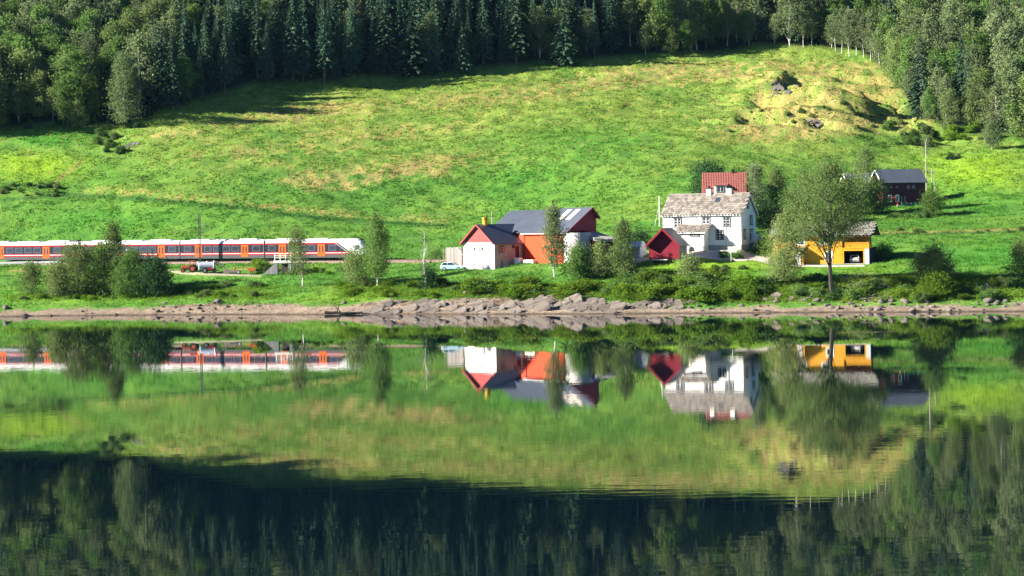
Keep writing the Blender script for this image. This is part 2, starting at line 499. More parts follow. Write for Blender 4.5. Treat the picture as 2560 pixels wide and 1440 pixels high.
    # field strips
    c = c * (0.80 + 0.40 * n4)[..., None] * (0.86 + 0.28 * n3)[..., None] * (0.86 + 0.28 * n2)[..., None]
    # shore
    bz = 0.85 + (n2 - 0.5) * 1.3 + 0.35 * B(620, 765, 330, 30) * 2 + 1.5 * B(1050, 762, 130, 22) + 1.8 * B(1250, 755, 120, 26) + 2.2 * B(1390, 752, 70, 26) + 0.9 * B(1490, 760, 60, 20)
    k = smooth(bz + 0.22, bz - 0.15, Z)
    bc = beach[None, None] * (0.62 + 0.75 * n4)[..., None] if X.ndim == 2 else beach[None] * (0.62 + 0.75 * n4)[..., None]
    wet = smooth(0.28, 0.04, Z)
    bc = bc * (1 - 0.65 * wet)[..., None]
    c = mix(c, bc, k)
    er = 1.4 * B(1950, 712, 50, 12) + 1.2 * B(2160, 705, 70, 16) + 1.0 * B(2200, 745, 120, 8)
    c = mix(c, np.array([0.25, 0.16, 0.10]), np.clip(er * smooth(0.35, 0.6, n2), 0, 0.9))
    return c
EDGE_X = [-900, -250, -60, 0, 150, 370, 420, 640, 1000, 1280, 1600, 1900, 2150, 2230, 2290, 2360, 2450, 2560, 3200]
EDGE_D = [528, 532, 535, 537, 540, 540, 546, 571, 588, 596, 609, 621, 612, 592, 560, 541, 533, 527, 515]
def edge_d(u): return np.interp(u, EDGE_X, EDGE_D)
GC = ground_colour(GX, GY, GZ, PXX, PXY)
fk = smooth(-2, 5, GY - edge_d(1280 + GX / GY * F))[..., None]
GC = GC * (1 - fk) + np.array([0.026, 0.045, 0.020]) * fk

def ground_material():
    m = bpy.data.materials.new('meadow_ground')
    nt, N, L, b = nodes_of(m)
    b.inputs['Roughness'].default_value = 0.95; b.inputs['Specular IOR Level'].default_value = 0.1
    at = N.new('ShaderNodeAttribute'); at.attribute_name = 'Col'
    tc = N.new('ShaderNodeTexCoord')
    nz = N.new('ShaderNodeTexNoise'); nz.inputs['Scale'].default_value = 1.9; nz.inputs['Detail'].default_value = 6; nz.inputs['Roughness'].default_value = 0.7
    L.new(tc.outputs['Object'], nz.inputs['Vector'])
    mr = N.new('ShaderNodeMapRange'); mr.inputs[1].default_value = 0.3; mr.inputs[2].default_value = 0.7
    mr.inputs[3].default_value = 0.62; mr.inputs[4].default_value = 1.38
    L.new(nz.outputs[0], mr.inputs[0])
    vm = N.new('ShaderNodeVectorMath'); vm.operation = 'SCALE'
    L.new(at.outputs['Color'], vm.inputs[0]); L.new(mr.outputs[0], vm.inputs['Scale'])
    L.new(vm.outputs[0], b.inputs['Base Color'])
    n2 = N.new('ShaderNodeTexNoise'); n2.inputs['Scale'].default_value = 1.3; n2.inputs['Detail'].default_value = 8; n2.inputs['Roughness'].default_value = 0.72
    L.new(tc.outputs['Object'], n2.inputs['Vector'])
    bp = N.new('ShaderNodeBump'); bp.inputs['Strength'].default_value = 0.9; bp.inputs['Distance'].default_value = 0.55
    L.new(n2.outputs[0], bp.inputs['Height']); L.new(bp.outputs[0], b.inputs['Normal'])
    return m
ny, nx = GX.shape
idx = np.arange(ny * nx).reshape(ny, nx)
quads = np.stack([idx[:-1, :-1], idx[:-1, 1:], idx[1:, 1:], idx[1:, :-1]], -1).reshape(-1, 4)
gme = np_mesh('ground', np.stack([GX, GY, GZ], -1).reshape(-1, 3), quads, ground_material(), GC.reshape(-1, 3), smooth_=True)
ground = link('ground', gme); tag(ground, kind='structure')

# ------------------------------------------------------------------ lake
def water_material():
    m = bpy.data.materials.new('lake_water')
    nt, N, L, b = nodes_of(m)
    b.inputs['Base Color'].default_value = (0.0015, 0.006, 0.010, 1)
    b.inputs['Roughness'].default_value = 0.006
    b.inputs['IOR'].default_value = 1.42
    b.inputs['Specular IOR Level'].default_value = 0.5
    tc = N.new('ShaderNodeTexCoord')
    mp = N.new('ShaderNodeMapping'); mp.inputs['Scale'].default_value = (0.30, 1.0, 1.0)
    L.new(tc.outputs['Object'], mp.inputs[0])
    n1 = N.new('ShaderNodeTexNoise'); n1.inputs['Scale'].default_value = 0.9; n1.inputs['Detail'].default_value = 3; n1.inputs['Roughness'].default_value = 0.5
    L.new(mp.outputs[0], n1.inputs['Vector'])
    # breezy and calm areas
    n2 = N.new('ShaderNodeTexNoise'); n2.inputs['Scale'].default_value = 0.02; n2.inputs['Detail'].default_value = 2
    mp2 = N.new('ShaderNodeMapping'); mp2.inputs['Scale'].default_value = (0.4, 1.0, 1.0)
    L.new(tc.outputs['Object'], mp2.inputs[0]); L.new(mp2.outputs[0], n2.inputs['Vector'])
    mr = N.new('ShaderNodeMapRange'); mr.inputs[1].default_value = 0.4; mr.inputs[2].default_value = 0.65
    mr.inputs[3].default_value = 0.25; mr.inputs[4].default_value = 1.0
    L.new(n2.outputs[0], mr.inputs[0])
    mu = N.new('ShaderNodeMath'); mu.operation = 'MULTIPLY'
    L.new(n1.outputs[0], mu.inputs[0]); L.new(mr.outputs[0], mu.inputs[1])
    bp = N.new('ShaderNodeBump'); bp.inputs['Strength'].default_value = 1.0; bp.inputs['Distance'].default_value = 0.0045
    # a puff of wind roughening one narrow strip
    mp3 = N.new('ShaderNodeMapping'); mp3.inputs['Location'].default_value = (-47 / 4.2, -290 / 0.9, 0); mp3.inputs['Scale'].default_value = (1 / 4.2, 1 / 0.9, 1)
    L.new(tc.outputs['Object'], mp3.inputs[0])
    ln = N.new('ShaderNodeVectorMath'); ln.operation = 'LENGTH'; L.new(mp3.outputs[0], ln.inputs[0])
    r3 = N.new('ShaderNodeMapRange'); r3.inputs[1].default_value = 1.0; r3.inputs[2].default_value = 0.6; r3.inputs[3].default_value = 0.0; r3.inputs[4].default_value = 18.0
    L.new(ln.outputs['Value'], r3.inputs[0])
    n3 = N.new('ShaderNodeTexNoise'); n3.inputs['Scale'].default_value = 5.0; n3.inputs['Detail'].default_value = 2
    L.new(tc.outputs['Object'], n3.inputs['Vector'])
    ma = N.new('ShaderNodeMath'); ma.operation = 'MULTIPLY_ADD'
    L.new(n3.outputs[0], ma.inputs[0]); L.new(r3.outputs[0], ma.inputs[1]); L.new(mu.outputs[0], ma.inputs[2])
    L.new(ma.outputs[0], bp.inputs['Height']); L.new(bp.outputs[0], b.inputs['Normal'])
    return m
w = MB(); w.add([(-1500, -300, 0), (1500, -300, 0), (1500, 470, 0), (-1500, 470, 0)], [(0, 1, 2, 3)])
lake = w.build('lake', water_material()); tag(lake, kind='structure')

# ------------------------------------------------------------------ thin blue air, added to tint the dark tones
hz = MB().box(-1520, 1520, -320, 1470, -11, 470).build('haze', None); tag(hz, 'thin bluish air added to tint the dark tones', 'haze', kind='stuff')
hm = bpy.data.materials.new('haze_air'); hm.use_nodes = True
hn = hm.node_tree.nodes; hn.clear()
ho = hn.new('ShaderNodeOutputMaterial'); hv = hn.new('ShaderNodeVolumePrincipled')
hv.inputs['Color'].default_value = (0.30, 0.60, 1.0, 1); hv.inputs['Density'].default_value = HAZE; hv.inputs['Anisotropy'].default_value = 0.0
hm.node_tree.links.new(hv.outputs[0], ho.inputs['Volume'])
hz.data.materials.append(hm)

# ------------------------------------------------------------------ common materials
M_WHITE = mat('white_paint_wood', (0.84, 0.83, 0.79), 0.6, 0.06, 0.8, bump=0.01, bscale=3, stretch=(0.3, 0.3, 6), dirt=(0.62, 0.60, 0.54), dirt_amt=0.3)
M_TRIM = mat('white_trim', (0.82, 0.81, 0.78), 0.5, 0.05)
M_LIME = mat('whitewashed_concrete', (0.80, 0.76, 0.70), 0.85, 0.10, 0.7, dirt=(0.52, 0.46, 0.40), dirt_amt=0.55, bump=0.01)
M_CONC = mat('grey_concrete', (0.34, 0.33, 0.32), 0.9, 0.16, 1.2, dirt=(0.2, 0.19, 0.17), dirt_amt=0.5, bump=0.015)
M_CONCL = mat('pale_concrete', (0.52, 0.51, 0.50), 0.9, 0.14, 0.9, dirt=(0.36, 0.33, 0.30), dirt_amt=0.5)
M_REDORANGE = mat('bright_red_barn_cladding', (0.72, 0.058, 0.009), 0.55, 0.10, 0.9, stretch=(5, 5, 0.3), bump=0.01, bscale=4)
M_REDPALE = mat('sunlit_red_gable_cladding', (0.40, 0.062, 0.060), 0.75, 0.10, 0.8, stretch=(0.4, 0.4, 5), dirt=(0.46, 0.14, 0.13), dirt_amt=0.3)  # pink of the sunlit wing gable put into the base colour
M_REDDARK = mat('shaded_red_cladding', (0.34, 0.045, 0.05), 0.7, 0.12, 0.8, stretch=(4, 4, 0.4), bump=0.01, bscale=4)  # darker copy of the barn red, carries the gable end's shade
M_SHEDRED = mat('crimson_shed_boards', (0.22, 0.010, 0.026), 0.65, 0.14, 0.7, stretch=(0.4, 0.4, 5), bump=0.012, bscale=3)
M_WEATHERED = mat('weathered_grey_boards', (0.36, 0.32, 0.30), 0.9, 0.25, 0.9, stretch=(5, 5, 0.35), bump=0.012, bscale=4, rand=0.18)
M_ROOFSLATE = mat('dark_blue_grey_roof_sheet', (0.072, 0.085, 0.115), 0.45, 0.12, 0.5, spec=0.5, dirt=(0.11, 0.12, 0.14), dirt_amt=0.4)
M_DARKBROWN = mat('dark_brown_red_cladding', (0.085, 0.020, 0.027), 0.8, 0.2, 0.7, stretch=(6, 6, 0.3), bump=0.012, bscale=4)
M_YELLOW = mat('ochre_yellow_cladding', (0.64, 0.30, 0.016), 0.6, 0.08, 0.8, stretch=(0.3, 0.3, 5), bump=0.01, bscale=3)
M_STONE = mat('grey_foundation_stone', (0.34, 0.34, 0.34), 0.9, 0.25, 1.6, bump=0.03, bscale=2)
M_SLATE = mat('weathered_roof_slates', (0.205, 0.18, 0.165), 0.8, 0.3, 1.3, rand=0.5, bump=0.01, dirt=(0.22, 0.20, 0.12), dirt_amt=0.5)
M_SLATE2 = mat('mossy_roof_slates', (0.19, 0.18, 0.165), 0.85, 0.25, 1.3, rand=0.35, bump=0.01, dirt=(0.16, 0.17, 0.09), dirt_amt=0.5)
M_TILE = mat('red_clay_tiles', (0.26, 0.085, 0.072), 0.75, 0.15, 1.2, dirt=(0.30, 0.11, 0.09), dirt_amt=0.5)
M_GLASS = glass_mat('window_glass')
M_GLASSB = glass_mat('blue_grey_glass', (0.035, 0.045, 0.06))
M_CASING = mat('grey_green_casing', (0.055, 0.065, 0.062), 0.6, 0.1)
M_BLACK = mat('black_rubber', (0.012, 0.012, 0.013), 0.8, 0.2)
M_METAL = mat('galvanised_steel', (0.42, 0.43, 0.44), 0.45, 0.12, metal=0.6)
M_POLE = mat('weathered_pole_wood', (0.33, 0.29, 0.25), 0.9, 0.2, stretch=(6, 6, 0.4))
M_DARKIN = mat('dark_interior', (0.03, 0.028, 0.026), 0.9, 0.3)
M_GRAVEL = mat('drive_gravel', (0.47, 0.42, 0.37), 0.95, 0.25, 2.5, bump=0.05, bscale=6)
M_BALLAST = mat('railway_ballast', (0.235, 0.165, 0.135), 0.95, 0.4, 3.5, bump=0.08, bscale=5)
M_RUST = mat('rusty_steel', (0.16, 0.085, 0.055), 0.7, 0.25, metal=0.4)
M_ROCK = mat('pale_schist', (0.155, 0.130, 0.112), 0.9, 0.4, 2.2, stretch=(0.5, 2.0, 3.0), bump=0.10, bscale=2.5, rand=0.22, dirt=(0.085, 0.075, 0.068), dirt_amt=0.8)
M_ROCKD = mat('dark_grey_rock', (0.12, 0.115, 0.105), 0.95, 0.4, 0.9, bump=0.08, bscale=2)  # dark tone carries the crag face's shadow; field stones share it
M_BARK = mat('brown_bark', (0.13, 0.105, 0.085), 0.95, 0.3, 2.0, bump=0.02)
M_BARKD = mat('dark_alder_bark', (0.045, 0.038, 0.034), 0.95, 0.3, 2.0, bump=0.02)
M_BIRCHBARK = mat('birch_bark', (0.58, 0.55, 0.50), 0.85, 0.25, 1.2, stretch=(1, 1, 3), dirt=(0.08, 0.07, 0.06), dirt_amt=0.9)

# ------------------------------------------------------------------ window helper (thing > window > pane)
def window(parent, x, z, w_, h_, y=0.0, cols=2, rows=3, casing=M_CASING, sash=M_TRIM, glass=M_GLASS, face='front', name='window'):
    """window on a wall; face 'front' looks to -y at plane y, 'right' looks to +x at plane x=y argument"""
    c = MB(); t = 0.17; p = 0.07
    def bx(m, a0, a1, b0, b1, d0, d1):
        if face == 'front': m.box(a0, a1, y - d1, y - d0, b0, b1)
        elif face == 'left': m.box(y - d1, y - d0, a0, a1, b0, b1)
        else: m.box(y + d0, y + d1, a0, a1, b0, b1)
    x0, x1, z0, z1 = x - w_ / 2, x + w_ / 2, z - h_ / 2, z + h_ / 2
    bx(c, x0 - t, x0, z0 - t, z1 + t, 0.003, p); bx(c, x1, x1 + t, z0 - t, z1 + t, 0.003, p)
    bx(c, x0, x1, z0 - t, z0, 0.003, p); bx(c, x0 - 0.02, x1 + 0.02, z1, z1 + t + 0.06, 0.004, p + 0.02)
    o = c.build(name, casing, parent)
    s = MB(); q = 0.055
    cw = w_ / cols
    for i in range(cols):
        a0 = x0 + i * cw; a1 = a0 + cw
        bx(s, a0, a0 + q, z0, z1, 0.004, 0.06); bx(s, a1 - q, a1, z0, z1, 0.004, 0.06)
        for r in range(rows + 1):
            zz = z0 + r * h_ / rows
            bx(s, a0 + q, a1 - q, max(z0, zz - q / 2), min(z1, zz + q / 2), 0.004, 0.058)
    s.build('sash', sash, o)
    for i in range(cols):
        g = MB(); a0 = x0 + i * cw
        bx(g, a0 + q * 0.5, a0 + cw - q * 0.5, z0 + 0.02, z1 - 0.02, 0.002, 0.02)
        g.build('pane', glass, o)
    return o

def pent(L0, L1, Dp, z0, hw, hr, rf=0.5, y0=0.0, hb=None):
    """gabled box along x: pentagon profile in (y,z)"""
    hb = hw if hb is None else hb
    return [(y0, z0), (y0 + Dp, z0), (y0 + Dp, hb), (y0 + Dp * rf, hr), (y0, hw)]

SLATE_MESH = {}
def slates(roof, origin, ux, uy, n, wid, length, size, m):
    """individual stone slates on a slope: origin at the eave's left end, ux along the eave, uy up the slope"""
    if m.name not in SLATE_MESH:
        b = MB(); h = 0.5
        b.extr([(0, -0.72), (0.52, -0.2), (0.56, 0.45), (-0.56, 0.45), (-0.52, -0.2)], 'z', 0.0, 0.07)
        SLATE_MESH[m.name] = b.mesh('slate', m)
    me = SLATE_MESH[m.name]
    step = size * 0.80; rowstep = size * 0.74
    rows = int(length / rowstep) + 1; cols = int(wid / step) + 1
    ux = Vector(ux).normalized(); uy = Vector(uy).normalized()
    R = random.Random(5)
    for r in range(rows):
        for c in range(cols):
            a = (c + 0.5 + (0.5 if r % 2 else 0)) * step
            if a > wid + 0.1: continue
            s_ = size * R.uniform(0.86, 1.12)
            up = min((r + 0.45) * rowstep, length - 0.3)
            # each slate rides up on the one below it
            tilt = radians(R.uniform(3, 9)); tw = R.uniform(-0.16, 0.16)
            ex = (ux * cos(tw) + uy * sin(tw)); ey = (uy * cos(tw) - ux * sin(tw))
            ez = ex.cross(ey)
            ey2 = ey * cos(tilt) - ez * sin(tilt); ez2 = ex.cross(ey2)
            M = Matrix((ex, ey2, ez2)).transposed().to_4x4()
            o = bpy.data.objects.new('slate', me); COL.objects.link(o)
            o.parent = roof
            pos = Vector(origin) + ux * a + uy * up + n * (0.03 + R.uniform(0, 0.03))
            o.matrix_local = Matrix.Translation(pos) @ M @ Matrix.Diagonal((s_, s_, 1, 1))

# ------------------------------------------------------------------ white farmhouse
def farmhouse():
    H = empty('farmhouse', HOUSE_O, HOUSE_RZ, 'white two-storey farmhouse with grey slate roof and two chimneys', 'house')
    L, Dp, f0, hw, hr = HOUSE_L, 8.1, 1.0, 6.7, 10.2
    MB().box(-0.06, L + 0.06, -0.06, Dp + 0.06, -1.6, f0).build('foundation', M_STONE, H)
    MB().extr(pent(0, L, Dp, f0, hw, hr), 'x', 0, L).build('wall', M_WHITE, H)
    # horizontal weatherboards, each overlapping the next
    b = MB()
    for i in range(27):
        z = f0 + 0.02 + i * 0.21
        if z + 0.2 > hw: break
        b.add([(0.02, -0.030, z), (L - 0.02, -0.030, z), (L - 0.02, -0.004, z + 0.205), (0.02, -0.004, z + 0.205)], [(0, 1, 2, 3)])
        b.add([(0.02, -0.030, z), (L - 0.02, -0.030, z), (L - 0.02, 0.0, z), (0.02, 0.0, z)], [(3, 2, 1, 0)])
    tag(b.build('weatherboards', M_WHITE, H), kind='stuff')
    MB().box(-0.1, 0.12, -0.07, 0.1, f0, hw).build('corner_board', M_TRIM, H)
    MB().box(L - 0.12, L + 0.07, -0.07, 0.1, f0, hw).build('corner_board', M_TRIM, H)
    MB().box(-0.1, L + 0.1, -0.09, -0.035, f0 - 0.03, f0 + 0.16).build('water_board', M_TRIM, H)
    ov, og = 0.34, 0.40
    sl = (hr - hw) / (Dp / 2)
    r = MB(); t = 0.16
    e0 = hw - ov * sl + 0.14
    r.slab([(-og, -ov, e0), (L + og, -ov, e0), (L + og, Dp / 2, hr + 0.14), (-og, Dp / 2, hr + 0.14)], t)
    r.slab([(-og, Dp + ov, e0), (L + og, Dp + ov, e0), (L + og, Dp / 2 + 0.004, hr + 0.145), (-og, Dp / 2 + 0.004, hr + 0.145)], t)
    roof = r.build('roof', M_SLATE, H)
    up = Vector((0, Dp / 2 + ov, hr + 0.14 - e0)); ln = up.length
    n = Vector((1, 0, 0)).cross(up.normalized())
    slates(roof, (-og, -ov, e0), (1, 0, 0), up, n, L + 2 * og, ln, 0.73, M_SLATE)
    MB().tube([(-og, Dp / 2, hr + 0.2), (L + og, Dp / 2, hr + 0.2)], 0.14, 6).build('ridge_cap', M_SLATE, roof)
    MB().box(-og, L + og, -ov - 0.03, -ov + 0.03, e0 - 0.22, e0 - 0.04).build('fascia', M_TRIM, roof)
    for xg in (-og - 0.04, L + og):
        g = MB()
        g.slab([(xg, -ov, e0 + 0.02), (xg + 0.05, -ov, e0 + 0.02), (xg + 0.05, Dp / 2, hr + 0.16), (xg, Dp / 2, hr + 0.16)], 0.3)
        g.slab([(xg, Dp + ov, e0 + 0.02), (xg + 0.05, Dp + ov, e0 + 0.02), (xg + 0.05, Dp / 2 + .003, hr + 0.163), (xg, Dp / 2 + .003, hr + 0.163)], 0.3)
        g.build('bargeboard', M_TRIM, roof)
    for cx in (7.6, 11.6):
        c = MB().box(cx - 0.42, cx + 0.42, Dp / 2 - 0.45, Dp / 2 + 0.45, hr - 1.2, hr + 1.15).build('chimney', M_LIME, roof)
        c2 = MB().box(cx - 0.5, cx + 0.5, Dp / 2 - 0.53, Dp / 2 + 0.53, hr + 1.15, hr + 1.3)
        c2.cyl((cx, Dp / 2, hr + 1.3), 0.2, 0.35, 8)
        tag(c2.build('chimney_cap', M_BLACK, roof))
    # roof hatch
    k0 = Vector((9.3, -ov, e0)) + up * 0.60 + n * 0.17
    uu = up.normalized()
    MB().slab([k0, k0 + Vector((0.95, 0, 0)), k0 + Vector((0.95, 0, 0)) + uu * 1.15, k0 + uu * 1.15], 0.14).build('skylight', M_GLASSB, roof)
    for x in (2.8, 8.4, 12.4): window(H, x, 5.2, 1.3, 1.5, y=-0.032, cols=2, rows=3)
    window(H, 11.05, 2.85, 1.25, 1.55, y=-0.032, cols=2, rows=3)
    window(H, 1.7, 2.85, 1.25, 1.55, y=-0.032, cols=2, rows=3)
    window(H, Dp / 2, 8.2, 0.75, 1.0, y=L, cols=1, rows=2, face='right')
    for yy in (2.0, 5.6): window(H, yy, 2.85, 1.05, 1.6, y=L, cols=2, rows=3, face='right')
    window(H, 5.6, 5.4, 1.05, 1.5, y=L, cols=2, rows=3, face='right')
    MB().tube([(12.3, -0.12, 0.5), (12.3, -0.12, hw - 0.4)], 0.06, 6).build('downpipe', M_METAL, H)
    MB().tube([(L + 0.12, 4.3, 0.5), (L + 0.12, 4.3, 6.4)], 0.05, 6).build('downpipe', M_METAL, H)
    # rear annex step at the right
    MB().box(L + 0.003, L + 1.6, 5.4, Dp, -1, 2.3).box(L + 0.005, L + 1.1, 5.6, Dp - .003, 2.3, 2.9).build('side_annex', M_WHITE, H)
    # entrance porch
    p0, p1, pd = 3.6, 8.9, 2.6
    pr = MB().box(p0, p1, -pd, -0.035, 1.0, 3.6)
    pr.extr([(-pd, 3.6), (-0.035, 3.6), (-0.035, 4.6)], 'x', p0 + 0.002, p1 - 0.002)
    porch = pr.build('porch', M_WHITE, H)
    MB().box(p0 + 0.05, p1 - 0.05, -pd + 0.05, -0.1, -1.2, 1.0).build('porch_base', M_LIME, porch)
    rq = MB()
    q = [(p0 - 0.35, -pd - 0.45, 3.42), (p1 + 0.35, -pd - 0.45, 3.42), (p1 + 0.35, -0.1, 4.78), (p0 - 0.35, -0.1, 4.78)]
    rq.slab(q, 0.14)
    pro = rq.build('porch_roof', M_SLATE2, H)
    u2 = Vector(q[3]) - Vector(q[0]); n2 = Vector((1, 0, 0)).cross(u2.normalized())
    slates(pro, q[0], (1, 0, 0), u2, n2, p1 - p0 + 0.7, u2.length, 0.72, M_SLATE)
    MB().box(p0 - 0.36, p1 + 0.36, -pd - 0.49, -pd - 0.45, 3.16, 3.42).build('fascia', M_TRIM, pro)
    window(porch, 7.2, 2.95, 1.5, 0.55, y=-pd, cols=4, rows=1)
    MB().box(5.0, 6.0, -pd - 0.06, -pd - 0.004, 1.0, 3.0).build('door', M_TRIM, porch)
    MB().box(4.7, 6.3, -pd - 1.0, -pd - 0.07, -0.6, 0.55).box(4.7, 6.3, -pd - 0.6, -pd - 0.065, 0.55, 0.95).build('steps', M_CONCL, porch)
    # decorative lattice below the porch
    lt = MB()
    for i in range(11):
        a = 3.65 + i * 0.5
        if 4.55 < a < 6.4: continue
        lt.box(a - 0.05, a + 0.05, -pd - 0.05, -pd - 0.005, -0.4, 1.0)
    lt.box(6.4, p1, -pd - 0.07, -pd - 0.051, 0.9, 1.02).box(6.4, p1, -pd - 0.07, -pd - 0.051, 0.1, 0.2)
    lt.build('lattice', M_TRIM, porch)
    return H
farmhouse()

# ------------------------------------------------------------------ crimson boat shed
def boat_shed():
    H = empty('boat_shed', SHED_O, SHED_RZ, 'small crimson boat shed with steep dark roof below the white farmhouse', 'shed')
    Wd, Dp, hw, hr = 5.5, 6.0, 2.9, 5.6
    # gable faces front: ridge along y
    rec = 0.0
    MB().box(0.1, Wd - 0.1, 0.1, Dp - 0.1, -1.2, 0.12).build('base', M_CONC, H)
    MB().extr([(0, 0.12), (Wd, 0.12), (Wd, hw), (Wd / 2, hr), (0, hw)], 'y', 0.0, Dp).build('wall', M_SHEDRED, H)
    b = MB()
    for i in range(20):
        z = 0.16 + i * 0.26
        if z + 0.24 > hr - 0.4: break
        ins = 0.0 if z + 0.24 < hw else (z + 0.26 - hw) / (hr - hw) * Wd / 2
        b.box(ins + 0.02, Wd - ins - 0.02, -0.035, -0.004, z, z + 0.235)
    tag(b.build('boards', M_SHEDRED, H), kind='stuff')
    MB().box(Wd + 0.003, Wd + 0.04, 0.05, Dp - 0.05, 0.15, hw - 0.1).build('side_boards', M_WEATHERED, H)
    sl = (hr - hw) / (Wd / 2); ov = 0.55; fo = 1.15
    r = MB(); e = hw - ov * sl + 0.1
    r.slab([(-ov, -fo, e), (-ov, Dp + .4, e), (Wd / 2, Dp + .4, hr + 0.1), (Wd / 2, -fo, hr + 0.1)], 0.12)
    r.slab([(Wd + ov, -fo, e), (Wd + ov, Dp + .4, e), (Wd / 2 + .003, Dp + .4, hr + 0.103), (Wd / 2 + .003, -fo, hr + 0.103)], 0.12)
    roof = r.build('roof', M_ROOFSLATE, H)
    for s_ in (-1, 1):
        xe = -ov if s_ < 0 else Wd + ov
        g = MB(); g.slab([(xe, -fo - 0.06, e + 0.02), (xe, -fo - 0.002, e + 0.02), (Wd / 2, -fo - 0.002, hr + 0.13), (Wd / 2, -fo - 0.06, hr + 0.13)], 0.34)
        g.build('bargeboard', M_SHEDRED, roof)
    MB().box(Wd / 2 - 0.55, Wd / 2 + 0.05, 2.5, 3.0, hr, hr + 0.55).build('vent', M_LIME, roof)
    # gutter beam under the gable overhang
    MB().box(0.02, Wd - 0.02, -0.08, -0.04, hw + 0.0, hw + 0.13).build('beam', M_SHEDRED, H)
    MB().box(-0.02, 0.14, -0.075, -0.04, 0.1, hw).box(Wd - 0.14, Wd + 0.045, -0.075, -0.04, 0.1, hw).build('corner_board', M_SHEDRED, H)
    return H
boat_shed()
# the low white-topped cart in front of it
c, s = cos(SHED_RZ), sin(SHED_RZ)
def shed_pt(x, y, z=0): return Vector((SHED_O.x + x * c - y * s, SHED_O.y + x * s + y * c, SHED_O.z + z))
pt = shed_pt(2.4, -1.35); pt.z = float(gz(pt.x, pt.y))
ct = empty('low_cart', pt, SHED_RZ, 'low flat cart with white top in front of crimson shed', 'cart')
MB().box(-1.35, 1.35, -0.5, 0.5, 0.52, 0.66).build('deck', M_TRIM, ct, bevel=0.03)
MB().box(-1.2, 1.2, -0.4, 0.4, 0.3, 0.515).build('frame', M_BLACK, ct)
for x in (-0.95, 0.95):
    for y in (-0.42, 0.36): MB().cyl((x, y, 0.24), 0.26, 0.1, 12, 'y').build('wheel', M_BLACK, ct)

